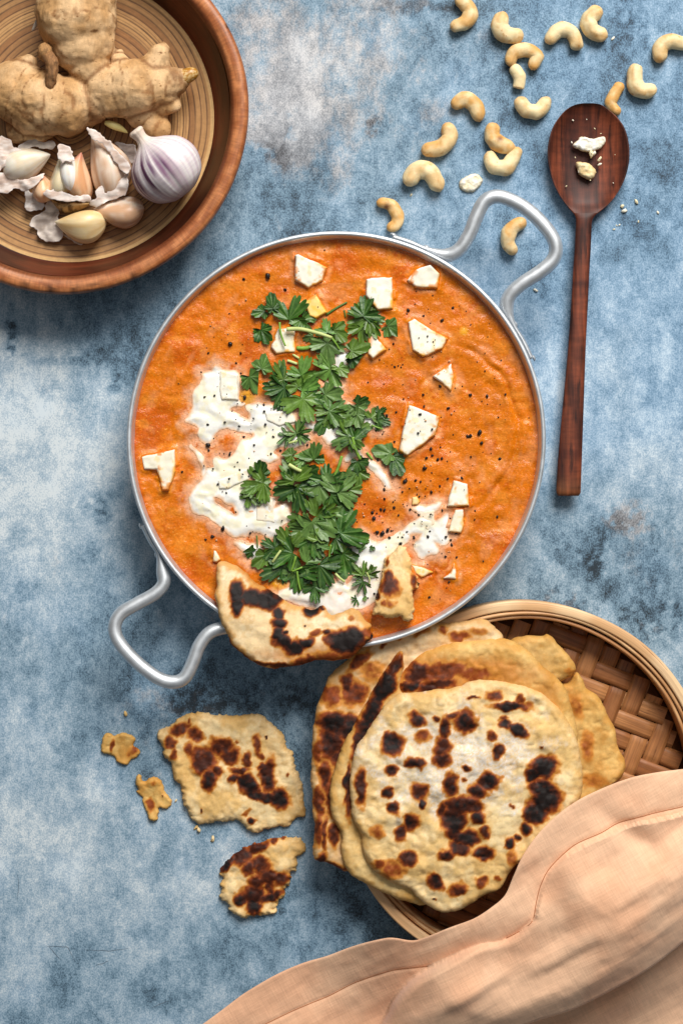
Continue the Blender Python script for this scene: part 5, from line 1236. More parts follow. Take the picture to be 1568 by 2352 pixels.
# ------------------------------------------------------------------ flatbreads
MAT['bread'] = mk_mat('flatbread', None, rough=0.62, spec=0.25, sss=0.06, sss_col=(0.003, 0.002, 0.001), var=[('o', s3(130), 5, 0.92, 1.08), ('o', s3(600), 3, 0.93, 1.06)],
    bump=[('o', s3(75), 3, 0.16, 0.003), ('o', s3(330), 4, 0.22, 0.0008)])
DOUGH = (lin(230, 188, 120), lin(244, 216, 164)); GOLD = (lin(206, 152, 76), lin(228, 186, 112)); PALE = (lin(236, 206, 158), lin(246, 226, 186))
def bread(name, pts, zr, thick, base, chars, label, seed, pal=DOUGH, torn=0.0, edge_gold=0.5, bubble=5.0, R=16.0, res=2.4, flour=None, black=1.0, cat='flatbread', group=None, gold=(), zf=None, bottom=None, wrinkle=1.0):
    P = sc(pts, zr); grow = 4.5 if 'crumb' in name else 0.0
    ch = []
    for (u, v, rx, ry, rot, st) in chars:
        p = s1((u, v), zr); ch.append((p[0], p[1], rx, ry, math.radians(-rot), st))
    gd = [(*s1((u, v), zr), rx, ry, math.radians(-rot), st) for (u, v, rx, ry, rot, st) in gold]
    def field(x, y, lst, soft):
        f = np.zeros(x.shape)
        wx = x + 6.0 * fbm(x / 26, y / 26, seed=seed + 1, o=3) + 1.2 * fbm(x / 7, y / 7, seed=seed + 2, o=2)
        wy = y + 6.0 * fbm(x / 26, y / 26, seed=seed + 21, o=3) + 1.2 * fbm(x / 7, y / 7, seed=seed + 22, o=2)
        n1 = fbm(x / 11, y / 11, seed=seed + 3, o=3)
        for (px, py, rx, ry, a, st) in lst:
            lim = 2.4 * max(rx, ry) + 14; m = (np.abs(x - px) < lim) & (np.abs(y - py) < lim)
            if not m.any(): continue
            dx, dy = wx[m] - px, wy[m] - py
            q = np.hypot((dx * math.cos(a) + dy * math.sin(a)) / rx, (-dx * math.sin(a) + dy * math.cos(a)) / ry)
            v = st * sstep(1.0 + soft, 1.0 - soft, q + 0.13 * n1[m])
            f[m] = np.maximum(f[m], v)
        return f
    def colf(x, y, d, z):
        n = fbm(x / 60, y / 60, seed=seed + 5); n2 = fbm(x / 18, y / 18, seed=seed + 6)
        c = mixc(pal[0], pal[1], sstep(-0.6, 0.6, n + 0.5 * n2))
        c = mixc(c, lin(204, 146, 68), sstep(20, 2, d + 10 * n2) * edge_gold)
        c = mixc(c, lin(206, 156, 80), sstep(0.1, 0.8, n2 + 0.4 * fbm(x / 9, y / 9, seed=seed + 7)) * 0.45)
        if gd: c = mixc(c, lin(190, 116, 44), field(x, y, gd, 0.5) * 0.85)
        if flour is not None:
            fp = s1(flour[:2], zr); q = np.hypot((x - fp[0]) / flour[2], (y - fp[1]) / flour[3])
            fl = sstep(1.15, 0.45, q + 0.5 * fbm(x / 30, y / 30, seed=seed + 8)) * (0.62 + 0.38 * np.clip(vnoise(x / 2.6, y / 2.6, seed=9) * 1.6, -1, 1))
            c = mixc(c, lin(232, 232, 232), np.clip(fl, 0, 1) * 0.75)
        f = field(x, y, ch, 0.6)
        f = np.clip(f * (1 + 0.18 * fbm(x / 8, y / 8, seed=seed + 14)), 0, 1.1)
        hl = field(x, y, [(a_[0], a_[1], a_[2] * 1.25 + 5, a_[3] * 1.25 + 5, a_[4], min(a_[5], 0.8)) for a_ in ch], 0.7)
        c = mixc(c, lin(214, 156, 80), hl * 0.3)
        c = mixc(c, lin(206, 136, 56), sstep(0.02, 0.22, f)); c = mixc(c, lin(140, 64, 20), sstep(0.18, 0.45, f))
        c = mixc(c, lin(66, 27, 13), sstep(0.4, 0.72, f)); c = mixc(c, lin(24, 15, 13), sstep(0.72, 0.95, f) * black)
        return c
    def bumps(x, y, d):
        b = bubble * fbm(x / 55, y / 55, seed=seed + 11, o=3) + 0.45 * bubble * np.abs(fbm(x / 22, y / 22, seed=seed + 12, o=2)) * wrinkle
        return b + 2.4 * field(x, y, ch, 0.6)
    eg = (lambda X, Y: grow + 2.2 * fbm(X / 26, Y / 26, seed=seed) + torn * (2.6 * fbm(X / 8, Y / 8, seed=seed + 3, o=3))) 
    o = slab(name, P, res, thick, R, base, MAT['bread'], colf, bumps=bumps, edge=eg, smooth_n=5, bottom=bottom)
    tag(o, label, cat, group)
    return o
def blobs(z, *items):
    out = []
    for (x, y, rx, ry, rot, st) in items:
        u, v = z((x, y))[0]; out.append((u, v, rx * z.k, ry * z.k, rot, st))
    return out
flat = lambda z0: (lambda x, y: np.full(x.shape, float(z0)))
# torn pieces on the table
bread('torn_flatbread', ZH((415, 290), (440, 265), (520, 225), (570, 180), (640, 150), (740, 142), (800, 155), (900, 160), (1000, 162), (1080, 150), (1150, 160), (1210, 195), (1260, 240), (1320, 310), (1330, 360), (1375, 430), (1395, 520), (1425, 600), (1450, 680), (1448, 760), (1460, 860), (1400, 880), (1340, 940), (1260, 945), (1200, 960), (1110, 985), (1060, 955), (1010, 920), (975, 895), (900, 905), (820, 912), (710, 920), (660, 880), (640, 830), (620, 790), (600, 740), (598, 690), (580, 640), (545, 620), (535, 560), (515, 490), (470, 450), (460, 380), (425, 330)),
      20, 18, flat(0.5), blobs(ZH, (600, 255, 80, 40, -20, .62), (520, 340, 45, 40, 20, .68), (545, 430, 25, 45, 0, .62), (700, 290, 55, 45, 0, .62), (660, 400, 28, 50, -20, .6), (760, 460, 90, 80, 20, .72), (880, 370, 85, 60, 10, .68), (800, 610, 45, 75, 10, .85), (730, 520, 60, 60, 0, .72), (950, 440, 60, 60, 0, .7), (1060, 470, 24, 55, 0, .68), (1000, 535, 70, 22, 0, .68), (960, 590, 32, 35, 0, .82), (1060, 630, 90, 48, 40, .95), (1160, 710, 120, 32, 18, .92), (1280, 740, 60, 75, -30, 1.0), (1200, 570, 45, 110, 8, .82), (1160, 510, 30, 35, 0, .7), (1130, 350, 26, 55, 0, .6), (1000, 340, 16, 14, 0, .4), (1095, 885, 28, 26, 0, 1.0), (1045, 845, 38, 18, -30, .4), (740, 815, 9, 18, 0, .8), (1328, 568, 16, 14, 0, .5), (1192, 310, 8, 8, 0, 1.0), (660, 200, 14, 22, 0, .5), (1150, 430, 30, 30, 0, .55), (850, 540, 30, 40, 0, .7)),
      'large torn piece of blistered flatbread lying on the blue table', 500, DOUGH, torn=1.0, edge_gold=0.35)
bread('torn_flatbread', ZH((862, 1250), (900, 1195), (980, 1130), (1080, 1070), (1180, 1035), (1300, 1020), (1420, 1018), (1440, 1030), (1440, 1060), (1462, 1080), (1455, 1120), (1410, 1160), (1410, 1200), (1390, 1250), (1355, 1265), (1360, 1300), (1350, 1345), (1320, 1380), (1320, 1420), (1280, 1450), (1260, 1500), (1235, 1520), (1265, 1525), (1240, 1555), (1180, 1558), (1100, 1575), (1030, 1585), (960, 1545), (925, 1510), (915, 1470), (870, 1450), (858, 1430), (870, 1380), (865, 1330), (890, 1300), (870, 1280)),
      18, 16, flat(0.5), blobs(ZH, (1020, 1140, 70, 48, -30, .75), (920, 1200, 70, 30, -40, .85), (1130, 1085, 90, 34, -20, .72), (1250, 1050, 26, 20, 0, .6), (1310, 1025, 20, 14, 0, .5), (1150, 1200, 80, 50, 30, .7), (1060, 1230, 46, 46, 0, .72), (1200, 1290, 90, 50, 20, .7), (1300, 1300, 60, 40, -20, .72), (1120, 1330, 60, 60, 0, .7), (1100, 1420, 90, 60, 0, .8), (1010, 1440, 48, 44, 0, .9), (1110, 1500, 60, 50, 30, 1.0), (1230, 1420, 80, 34, -25, .85), (1220, 1360, 40, 40, 0, .66)),
      'smaller torn flatbread piece with a ragged right edge on the table', 520, DOUGH, torn=1.2, edge_gold=0.3)
bread('flatbread_crumb', ZH((75, 290), (120, 310), (150, 300), (200, 290), (255, 320), (240, 370), (290, 410), (275, 440), (235, 455), (210, 488), (150, 475), (130, 435), (60, 405), (52, 380)), 8, 10, flat(0.3), blobs(ZH, (112, 362, 14, 42, 0, .5), (262, 410, 40, 30, 0, .42)),
      'upper golden crumb of flatbread left of the large torn piece', 540, GOLD, torn=0.5, R=7, res=1.8, cat='bread crumb')
bread('flatbread_crumb', ZH((300, 580), (310, 620), (345, 630), (380, 605), (420, 605), (450, 640), (460, 690), (490, 720), (515, 760), (490, 795), (430, 800), (425, 840), (415, 885), (380, 875), (370, 830), (345, 790), (330, 730), (295, 700), (305, 670), (288, 620)), 8, 10, flat(0.3), blobs(ZH, (372, 780, 26, 40, 0, .5), (458, 708, 7, 7, 0, 1.0), (400, 630, 30, 16, 0, .3)),
      'lower ragged crumb of flatbread left of the large torn piece', 550, GOLD, torn=0.6, R=7, res=1.8, cat='bread crumb')
crumbs('bread_crumbs', ZH((207, 142, 5), (818, 1018, 5), (815, 1030, 3), (720, 955, 6), (700, 940, 4), (560, 750, 3)), 0, 'tiny bread crumbs on the blue table round the torn pieces', [lin(224, 186, 120), lin(234, 208, 160)], 130)

# naan dipped over the pan rim
def naan_base(x, y):
    r = np.hypot(x - pc[0], y - pc[1])
    return CZ + 4 + (PZ + 5 - CZ - 4) * sstep(330, 462, r) - 8 * sstep(480, 560, r)
bread('naan_piece', ZP((90, 110), (140, 115), (220, 150), (280, 200), (340, 255), (400, 290), (470, 330), (540, 380), (620, 425), (700, 440), (760, 470), (840, 440), (900, 500), (960, 490), (1050, 460), (1120, 480), (1160, 540), (1200, 580), (1190, 610), (1215, 660), (1190, 690), (1130, 740), (1040, 820), (900, 840), (800, 830), (700, 860), (600, 885), (490, 900), (400, 880), (300, 830), (230, 770), (160, 710), (150, 670), (130, 620), (95, 560), (75, 500), (70, 440), (50, 360), (65, 280), (55, 200), (60, 140)),
      160, 20, naan_base, blobs(ZP, (205, 330, 50, 75, 10, 1.05), (220, 430, 45, 75, 10, 1.05), (330, 370, 95, 62, 8, 1.05), (430, 390, 95, 66, 10, 1.05), (490, 395, 40, 40, 0, .9), (520, 495, 46, 36, 20, 1.05), (525, 560, 55, 34, 0, 1.05), (515, 640, 42, 50, -20, 1.05), (570, 635, 20, 18, 0, .95), (560, 705, 70, 44, 20, 1.05), (640, 740, 75, 55, -10, 1.1), (720, 700, 66, 34, -10, 1.05), (770, 465, 55, 40, -10, 1.05), (835, 445, 30, 18, -10, .8), (1010, 685, 110, 78, -5, 1.15), (1080, 645, 55, 48, 0, 1.1), (875, 630, 28, 18, 0, .9), (890, 690, 34, 40, 0, .7), (1170, 690, 32, 26, 0, 1.0), (1205, 645, 20, 20, 0, .9), (800, 640, 40, 26, -20, .55), (1050, 525, 24, 14, 0, .35), (180, 720, 50, 22, 40, .55), (260, 800, 70, 22, 35, .6), (400, 870, 100, 18, 8, .6), (560, 880, 120, 20, -5, .62), (720, 840, 110, 34, -10, .55), (880, 800, 110, 40, -5, .45), (1030, 790, 90, 34, -20, .5), (1150, 620, 60, 40, 0, .45), (715, 577, 7, 6, 0, .9)),
      'charred naan piece resting over the lower left pan rim, dipped in curry', 600, PALE, torn=0.25, edge_gold=0.85, bubble=3.5, gold=blobs(ZP, (330, 240, 110, 26, 38, .9), (720, 780, 320, 60, -4, .8), (1100, 700, 90, 110, 0, .7)), cat='naan')
def tip_base(x, y):
    p = C_(880, 1300); return CZ + 3 + 26 * sstep(20, -70, y - p[1])
bread('naan_piece', ZFF((500, 790), (540, 775), (570, 820), (600, 880), (600, 950), (640, 990), (640, 1040), (605, 1080), (610, 1150), (605, 1250), (580, 1270), (545, 1260), (520, 1235), (450, 1245), (380, 1230), (340, 1225), (360, 1170), (370, 1080), (400, 1000), (420, 880), (450, 840)),
      140, 15, tip_base, blobs(ZFF, (445, 1040, 56, 64, 0, .72), (440, 990, 30, 40, 0, .66), (460, 1150, 30, 26, 0, .42), (415, 1150, 20, 20, 0, .45), (378, 1110, 14, 26, 0, .7), (612, 1010, 16, 60, 0, .6), (425, 890, 10, 30, 0, .5)),
      'small torn naan piece dipped in cream inside the pan', 620, DOUGH, torn=1.0, edge_gold=0.25, bubble=3.5, R=12, res=2.0, cat='naan', bottom=lambda x, y: hc(x, y) - 5)

# ------------------------------------------------------------------ bamboo basket
KZ = 92.0
kc = s1((1205, 1808), KZ)
MAT['bamboo'] = mk_mat('bamboo_hoop', None, rough=0.45, spec=0.4, var=[('g', (14, 520, 500), 5, 0.78, 1.16)], tint=[('g', (22, 340, 300), 4, 0.64, 0.74, tuple(lin(150, 92, 52)))], bump=[('g', (14, 800, 700), 3, 0.25, 0.0004)])
MAT['weave'] = mk_mat('bamboo_strip', None, rough=0.5, spec=0.35, var=[('g', (22, 620, 22), 5, 0.68, 1.3)], tint=[('g', (36, 480, 36), 4, 0.60, 0.72, tuple(lin(92, 50, 26)))], bump=[('g', (20, 640, 20), 3, 0.45, 0.0005)])
def basket():
    root = empty('bamboo_basket', kc[0], kc[1], 0)
    tag(root, 'round woven bamboo tray holding the stack of flatbreads', 'basket')
    f = (D - KZ) / D
    R = 428 * f
    def hoop(name, r0, r1, z0, z1, seed, ca, cb):
        b = 3.0
        prof = np.array([(r1 - b, z0), (r1, z0 + b), (r1, z1 - b), (r1 - b * 0.7, z1 - b * 0.2), (r1 - b * 1.4, z1), (r0 + b * 1.2, z1), (r0 + b * 0.4, z1 - b * 0.3), (r0, z1 - b), (r0, z0 + b), (r0 + b, z0), (r1 - b, z0)])
        V, q, gc = lathe(prof, *kc, n=220, a0=-1.1, wob=lambda r, z, a: (1.2 * np.sin(3 * a + seed) + 0.7 * np.sin(8 * a + seed), 1.2 * np.sin(2 * a + seed)))
        ang = np.tile(np.linspace(0, 2 * np.pi, 221), len(prof))
        c = mixc(ca, cb, sstep(-0.5, 0.5, fbm(ang * 5, np.repeat(prof[:, 1], 221) / 9 + seed, seed=seed)))
        mk(name, V, q[:, ::-1], MAT['bamboo'], root, c, gc)
    hoop('outer_hoop', R - 22, R, 1.5, KZ, 1, lin(222, 174, 124), lin(240, 202, 156))
    hoop('inner_hoop', R - 32, R - 23.5, 6, KZ - 4, 4, lin(196, 142, 92), lin(226, 182, 132))
    hoop('inner_hoop', R - 42, R - 33.2, 8, KZ - 9, 9, lin(188, 132, 84), lin(216, 170, 120))
    base = empty('woven_base', kc[0], kc[1], 0); base.parent = root; base.location = (0, 0, 0)
    Ri = R - 43; pitch = 43.0; wd = 40.0; th0 = math.radians(-21)
    N = int(Ri // pitch) + 1
    for fam in (0, 1):
        th = th0 + fam * math.radians(90)
        for i in range(-N, N + 1):
            off = i * pitch
            if abs(off) + wd / 2 >= Ri: continue
            half = math.sqrt(Ri ** 2 - (abs(off) + wd / 2) ** 2)
            n = max(8, int(2 * half / 5)); xs = np.linspace(-half, half, n); yy = np.linspace(-wd / 2, wd / 2, 5)
            # 2/2 twill: over two, under two
            ph = (i - xs / pitch) / 4.0 if fam == 0 else (i + xs / pitch) / 4.0 + 0.5
            zz = 14.0 + 3.2 * np.clip(2.6 * np.cos(2 * np.pi * (ph - 0.125)), -1, 1)
            r_ = random.Random(fam * 100 + i)
            X = xs[:, None] * np.ones(5); Y = yy[None] + 0 * X; Zz = zz[:, None] + 1.4 * (1 - (2 * yy / wd) ** 2)[None]
            V = np.concatenate([np.stack([X, Y, Zz], -1).reshape(-1, 3), np.stack([X, Y, Zz - 2.2], -1).reshape(-1, 3)])
            K = n * 5; a = np.arange(n - 1)[:, None]; b = np.arange(4)[None]
            q = np.stack([a * 5 + b, (a + 1) * 5 + b, (a + 1) * 5 + b + 1, a * 5 + b + 1], -1).reshape(-1, 4)
            a = np.arange(n - 1)
            s_ = np.concatenate([np.stack([a * 5, a * 5 + K, (a + 1) * 5 + K, (a + 1) * 5], 1), np.stack([a * 5 + 4, (a + 1) * 5 + 4, (a + 1) * 5 + 4 + K, a * 5 + 4 + K], 1)])
            gc = V + np.array([fam * 900 + i * 37.0, i * 130.0, 0])
            V2 = V.copy(); V2[:, 1] += off
            cz, sz = math.cos(th), math.sin(th)
            W = np.stack([kc[0] + V2[:, 0] * cz - V2[:, 1] * sz, kc[1] + V2[:, 0] * sz + V2[:, 1] * cz, V2[:, 2]], 1)
            t = r_.uniform(0, 1)
            c = mixc(lin(136, 82, 44), lin(186, 128, 78), np.clip(t + 0.35 * fbm(V[:, 0] / 50, V[:, 1] / 30 + i * 9, seed=fam), 0, 1))
            mk('strip', W, np.concatenate([q, (q + K)[:, ::-1], s_]), MAT['weave'], base, c, gc)
    # thin backing sheet under the weave so no table shows through the gaps
    V, q, gc = lathe(np.array([(Ri + 2, 5.0), (Ri + 2, 7.5), (0.5, 7.5)]), *kc, n=120)
    mk('backing', V, q[:, ::-1], MAT['weave'], base, np.tile(lin(96, 58, 32), (len(V), 1)), gc)
    return R
KR = basket()

# ------------------------------------------------------------------ stacked flatbreads
def tilted(z0, gx, gy, u, v):
    p = s1((u, v), z0)
    return lambda x, y: z0 + gx * (x - p[0]) + gy * (y - p[1])
grp = 'flatbreads stacked in the bamboo tray'
bread('flatbread', ZG((1060, 400), (1095, 378), (1130, 335), (1155, 358), (1170, 400), (1225, 440), (1260, 510), (1290, 570), (1300, 640), (1328, 700), (1325, 750), (1290, 800), (1200, 860), (1100, 900), (1000, 800), (1040, 560)), 70, 24, tilted(52, 0, 0, 1370, 1660),
      blobs(ZG, (1125, 470, 24, 60, -20, .32), (1200, 780, 60, 30, 0, .3), (1170, 640, 24, 60, 0, .34)), 'golden flatbread edge at the far right, touching the napkin', 700, GOLD, edge_gold=0.6, bubble=5, group=grp)
bread('flatbread', ZG((820, 230), (855, 203), (920, 180), (985, 182), (1010, 176), (1036, 196), (1060, 225), (1092, 255), (1125, 300), (1120, 335), (1085, 362), (1020, 380), (900, 380), (830, 300)), 75, 24, tilted(58, 0, 0, 1250, 1500),
      blobs(ZG, (1100, 330, 26, 14, 0, .28)), 'small golden flatbread corner sticking out behind the stack at upper right', 720, (lin(196, 150, 78), lin(220, 180, 112)), edge_gold=0.45, bubble=5, group=grp)
bread('flatbread', ZG((40, 1110), (42, 1000), (35, 900), (28, 760), (35, 640), (38, 560), (60, 450), (85, 395), (110, 345), (180, 280), (250, 220), (330, 175), (420, 140), (520, 130), (640, 125), (740, 110), (790, 145), (828, 190), (800, 260), (700, 400), (450, 700), (300, 1100), (180, 1160), (100, 1130)), 118, 22, tilted(96, 0, 0, 900, 1700),
      blobs(ZG, (225, 285, 60, 22, -45, .62), (320, 215, 14, 12, 0, .5), (385, 180, 18, 18, 0, .6), (490, 165, 30, 14, -10, .4), (570, 155, 18, 14, 0, .5), (640, 178, 44, 18, 0, .5), (720, 165, 40, 14, 0, .3), (175, 385, 28, 40, 0, .75), (110, 430, 50, 40, 20, .5), (210, 420, 40, 50, 30, .6), (130, 540, 70, 46, 10, .95), (180, 560, 50, 50, 0, .9), (110, 620, 50, 70, 0, .78), (140, 670, 30, 60, 0, .66), (60, 660, 22, 50, 0, .55), (90, 760, 30, 60, 0, .72), (60, 870, 20, 60, 0, .66), (110, 850, 24, 70, 0, .66), (55, 990, 18, 60, 0, .62), (85, 1000, 14, 70, 0, .6), (130, 1010, 20, 50, 0, .7), (70, 1110, 20, 30, 30, .7), (130, 1140, 50, 14, 15, .5), (280, 330, 50, 40, 0, .35)),
      'lowest flatbread on the left, blistered, with a squarish corner past the tray', 740, (lin(226, 184, 132), lin(238, 208, 164)), torn=0.3, edge_gold=0.6, bubble=5, group=grp)
bread('flatbread', ZG((385, 395), (420, 320), (470, 270), (560, 225), (680, 205), (780, 193), (860, 205), (930, 245), (990, 310), (1040, 345), (1085, 400), (1110, 470), (1132, 560), (1130, 640), (1050, 740), (800, 720), (600, 620), (450, 470)), 140, 26, tilted(112, 0, 0, 1120, 1560),
      blobs(ZG, (470, 340, 50, 44, -30, .72), (560, 330, 110, 40, -10, .55), (700, 340, 100, 30, 0, .42), (440, 390, 50, 22, -20, .9), (540, 390, 80, 24, -8, .72)), 'thick golden flatbread showing behind the top one, browned along its lower side', 760, (lin(212, 160, 84), lin(232, 192, 122)), edge_gold=0.4, bubble=6, R=26,
      gold=blobs(ZG, (650, 330, 320, 60, 2, .9), (1000, 430, 60, 60, 30, .5)), group=grp)
bread('flatbread', ZG((405, 250), (360, 290), (290, 400), (230, 510), (180, 600), (135, 700), (108, 830), (115, 930), (150, 1000), (150, 1070), (170, 1140), (205, 1185), (250, 1212), (320, 1250), (430, 1290), (520, 1300), (700, 1200), (900, 900), (800, 600), (560, 430), (440, 430), (395, 400), (412, 330)), 142, 18, tilted(120, 0, 0, 900, 1800),
      blobs(ZG, (375, 320, 22, 60, 25, .8), (330, 400, 30, 80, 30, .95), (270, 510, 30, 90, 25, 1.0), (225, 620, 20, 60, 20, .8), (180, 790, 12, 70, 5, .85), (190, 880, 14, 60, 0, .6), (400, 270, 12, 24, 10, .4)), 'middle flatbread with a dark charred left edge folded under the top one', 780, (lin(216, 172, 100), lin(234, 200, 138)), torn=0.2, edge_gold=0.5, bubble=4, group=grp)
E_CH = blobs(ZG, (465, 525, 34, 32, 0, .92), (545, 522, 14, 14, 0, .7), (580, 560, 24, 48, 5, .85), (570, 640, 36, 50, 10, .8), (570, 700, 40, 34, 0, .8), (668, 535, 46, 44, 0, .95), (610, 510, 30, 14, 0, .7), (370, 630, 48, 46, -20, .9), (365, 740, 28, 26, 0, .9), (455, 708, 46, 24, 0, .85), (490, 600, 34, 30, 0, .5),
    (790, 430, 36, 26, 0, .66), (845, 475, 80, 18, 3, .95), (700, 435, 36, 9, -5, .7), (895, 450, 20, 20, 0, .6), (930, 470, 24, 20, 0, .4), (885, 575, 38, 22, 25, 1.0), (835, 550, 30, 18, 20, .9), (770, 600, 20, 24, 0, .66), (800, 660, 26, 26, -30, .9), (825, 525, 22, 14, 0, .6),
    (665, 728, 20, 16, 0, .95), (662, 775, 16, 10, 0, .55), (340, 826, 30, 22, 0, .95), (370, 893, 24, 24, 20, .9), (480, 830, 40, 34, 20, .75), (495, 880, 20, 22, 0, .95), (235, 810, 26, 80, -8, .82), (765, 780, 44, 36, -25, .98), (715, 825, 40, 34, 0, .85), (605, 800, 30, 50, 10, .85), (650, 880, 80, 40, -10, .88), (620, 945, 50, 60, 10, .95), (720, 935, 30, 30, 0, .9), (575, 900, 22, 40, 0, .7), (690, 890, 60, 26, 0, .8),
    (990, 730, 60, 48, 0, 1.1), (950, 755, 40, 24, 0, 1.0), (985, 810, 60, 40, 0, .95), (1000, 860, 66, 60, 0, 1.05), (960, 910, 44, 50, 0, 1.0), (980, 640, 10, 10, 0, .6), (862, 885, 12, 12, 0, .6), (920, 985, 26, 34, 0, .9),
    (440, 950, 34, 44, -20, .85), (395, 1000, 26, 40, 15, .85), (430, 1105, 36, 34, -20, .8), (310, 1130, 30, 26, 0, .6), (300, 990, 36, 30, 0, .4), (370, 1150, 60, 44, 0, .42),
    (620, 1000, 40, 30, 0, .85), (670, 1020, 56, 34, 0, .95), (640, 1060, 50, 26, 10, .85), (745, 1000, 18, 30, 0, .75), (745, 1085, 44, 32, 0, .92), (580, 1085, 36, 24, 0, .9), (845, 1040, 22, 28, 0, .95), (880, 1025, 18, 20, 0, .85), (540, 1205, 42, 32, 40, .88), (635, 1235, 40, 30, -10, .72), (735, 1205, 26, 20, -20, .6), (800, 1190, 16, 12, 0, .5), (545, 1282, 6, 6, 0, .9), (860, 1100, 18, 40, 0, .4))
def e_base(x, y):
    p = s1((1130, 1790), 150); r = np.hypot(x - p[0], y - p[1]); return 138 + 6 * np.sin(x / 130.0) + 5 * np.sin(y / 110.0 + 1)
E_CH = [(a[0], a[1], a[2] * 0.86, a[3] * 0.86, a[4], a[5] * 0.96) for a in E_CH]
bread('flatbread', ZG((790, 370), (700, 372), (640, 395), (560, 405), (450, 420), (400, 425), (340, 465), (300, 520), (255, 590), (215, 650), (195, 740), (190, 850), (200, 940), (235, 1010), (245, 1090), (290, 1160), (370, 1210), (440, 1240), (500, 1300), (570, 1335), (640, 1325), (700, 1295), (760, 1260), (815, 1230), (870, 1150), (950, 1100), (1050, 1000), (1150, 850), (1155, 760), (1140, 640), (1110, 560), (1075, 500), (1020, 450), (990, 425), (920, 395), (860, 378)),
      162, 19, e_base, E_CH, 'topmost round flatbread dusted with flour and dark blisters', 800, (lin(229, 190, 124), lin(243, 216, 164)), edge_gold=0.45, bubble=7, R=20,
      flour=(*ZG((640, 700))[0], 190, 130), group=grp, wrinkle=0.7)

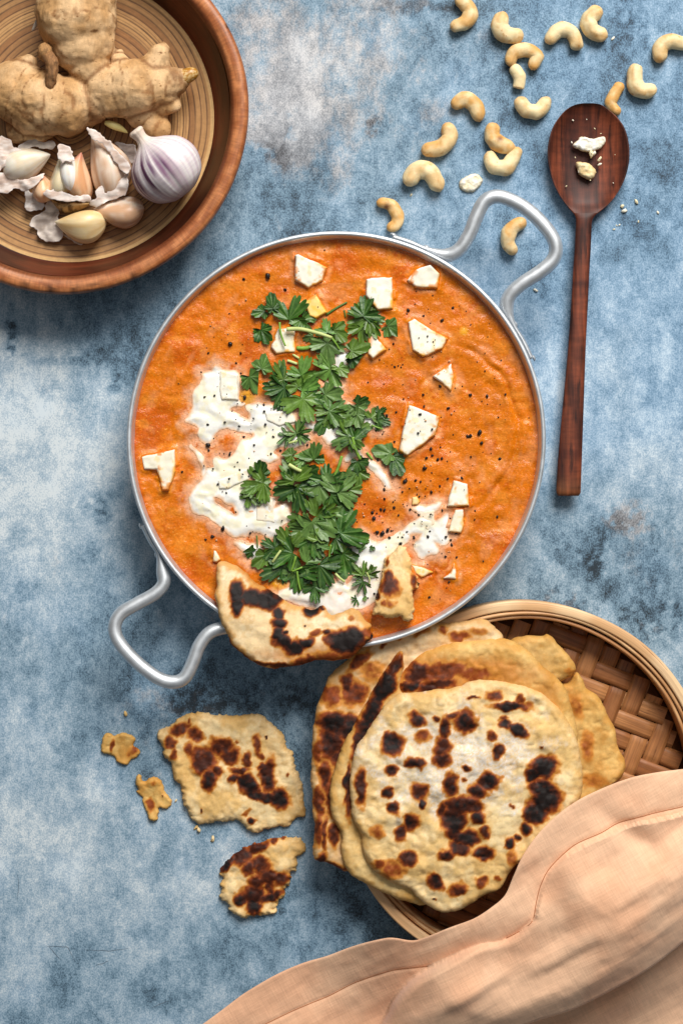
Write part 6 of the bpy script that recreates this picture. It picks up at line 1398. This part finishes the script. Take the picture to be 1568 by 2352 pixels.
# ------------------------------------------------------------------ linen napkin
MAT['linen'] = mk_mat('peach_linen', None, rough=0.85, spec=0.15, sheen=0.25,
    var=[('g', (900, 60, 50), 3, 0.92, 1.07), ('g', (60, 900, 50), 3, 0.92, 1.07), ('g', s3(40), 4, 0.94, 1.05)],
    bump=[('g', (900, 90, 50), 2, 0.4, 0.0004), ('g', (90, 900, 50), 2, 0.4, 0.0004), ('g', s3(60), 3, 0.12, 0.002)])
MAT['thread'] = mk_mat('hem_thread', tuple(lin(176, 112, 76)), rough=0.8, spec=0.1)
def napkin():
    zr = 110
    edge = ZI((20, 875), (100, 815), (200, 755), (300, 710), (380, 680), (480, 630), (560, 600), (600, 592), (660, 597), (700, 585), (780, 545), (860, 510), (920, 470), (965, 430), (990, 370), (1020, 300), (1070, 230), (1130, 170), (1200, 120), (1270, 85), (1360, 50), (1450, 30), (1568, 18))
    out = edge + [(1700, 1752), (1830, 1760), (1830, 2620), (200, 2620), (330, 2480)]
    P = sc(out, zr)
    st1 = sc(ZI((1800, 110), (1568, 140), (1450, 160), (1350, 190), (1280, 225), (1200, 260), (1150, 300), (1105, 350), (1080, 400), (1065, 460), (1055, 510), (1020, 545), (970, 575)), zr)
    st2 = sc(ZI((60, 975), (260, 881), (380, 830), (480, 770), (600, 715), (720, 688)), zr)
    fl = sc(ZI((470, 1100), (540, 960), (580, 881), (610, 810), (660, 740), (720, 690), (800, 640), (880, 600), (960, 585), (1020, 548), (1060, 505)), zr)
    fb = sc(ZI((700, 1080), (900, 960), (1060, 881), (1200, 830), (1330, 760), (1450, 690), (1568, 600), (1800, 420)), zr)
    fold_poly = np.concatenate([catmull(fl, 4, False), sc(ZI((1085, 420), (1110, 350), (1160, 300), (1250, 250), (1400, 190), (1800, 120)), zr), catmull(fb, 4, False)[::-1]])
    flc, fbc = catmull(fl, 4, False), catmull(fb, 4, False)
    def height(x, y):
        rb = np.hypot(x - kc[0], y - kc[1])
        z = 9 + 176 * (1 - sstep(250, 700, rb))
        ins = poly_sdf(fold_poly, x, y) > 0
        dl = line_dist(flc, x, y); db = line_dist(fbc, x, y)
        q = lambda d, R: np.sqrt(np.clip(1 - (1 - np.clip(d / R, 0, 1)) ** 2, 0, 1))
        top = s1(ZI((1085, 420))[0], zr)
        rise = sstep(-10, 90, np.hypot(x - top[0], y - top[1]))
        # the folded sheet swells away from both of its rolled edges and sinks back towards the hem
        h_l = (14 + 46 * rise) * q(dl, 15) + 30 * rise * sstep(0, 90, dl); h_b = 70 * q(db, 18) + 22 * sstep(0, 90, db)
        f = np.minimum(h_l, h_b)
        hem = line_dist(st1, x, y)
        f = f * (0.25 + 0.75 * sstep(15, 190, hem))
        z = z + np.where(ins, f, 0.0)
        # soft creases running up to the right
        a = math.radians(34); s = -x * math.sin(a) + y * math.cos(a); l = x * math.cos(a) + y * math.sin(a)
        cre = 17.0 * fbm(l / 380 + 0.2, s / 70, seed=903, o=2) + 2.2 * fbm(l / 140, s / 36, seed=905, o=2)
        z = z + cre * np.where(ins, sstep(10, 90, np.minimum(dl, db)), 0.45) + 0.8 * fbm(x / 30, y / 30, seed=907, o=2)
        # long dent beside the hem and a bulge along the turned corner
        p = s1(ZI((1390, 240))[0], zr); z = z - 16 * np.exp(-(((x - p[0]) * 0.82 - (y - p[1]) * 0.57) / 95) ** 2 - (((x - p[0]) * 0.57 + (y - p[1]) * 0.82) / 26) ** 2)
        p = s1(ZI((1180, 400))[0], zr); z = z + 16 * np.exp(-(((x - p[0]) * 0.5 - (y - p[1]) * -0.86) / 70) ** 2 - (((x - p[0]) * 0.86 - (y - p[1]) * 0.5) / 34) ** 2)
        # turned hem is double and the seam pulls in
        s_ = np.minimum(line_dist(st1, x, y), line_dist(st2, x, y))
        return z - 2.6 * np.exp(-(s_ / 4.0) ** 2)
    X, Y = np.meshgrid(np.arange(P[:, 0].min() - 6, 1050, 3.2), np.arange(-1440, P[:, 1].max() + 8, 3.2))
    Pc = catmull(P, 5)
    f = poly_sdf(Pc, X, Y)
    f = np.minimum(f, np.minimum(X + 1400, np.minimum(1040 - X, Y + 1430)))
    V, F, x, y, d, n = slab_arrays(X, Y, f, lambda x, y, d: height(x, y) + 3.0 * np.sqrt(np.clip(d / 3, 0, 1)), lambda x, y, d: height(x, y) - 0.3)
    c = mixc(lin(230, 178, 142), lin(238, 193, 158), sstep(-0.6, 0.6, fbm(x / 120, y / 120, seed=911)))
    gcx = np.stack([x, y], 1); ca, sa = math.cos(0.5), math.sin(0.5)
    gcx = np.stack([x * ca + y * sa, -x * sa + y * ca], 1)
    root = empty('linen_napkin', *s1((1300, 2100), 0), 0)
    tag(root, 'peach linen napkin with stitched hem draped over the tray', 'napkin')
    mk('cloth', V, F, MAT['linen'], root, np.concatenate([c, c]), np.concatenate([gcx, gcx]))
    for s_ in (st1, st2):
        p = resample(catmull(s_, 6, False), 220)
        z = height(p[:, 0], p[:, 1]) + 3.0
        V, F, gc = sweep(np.column_stack([p, z]), 1.15, 0.9, 6)
        mk('hem_stitch', V, F, MAT['thread'], root)
napkin()
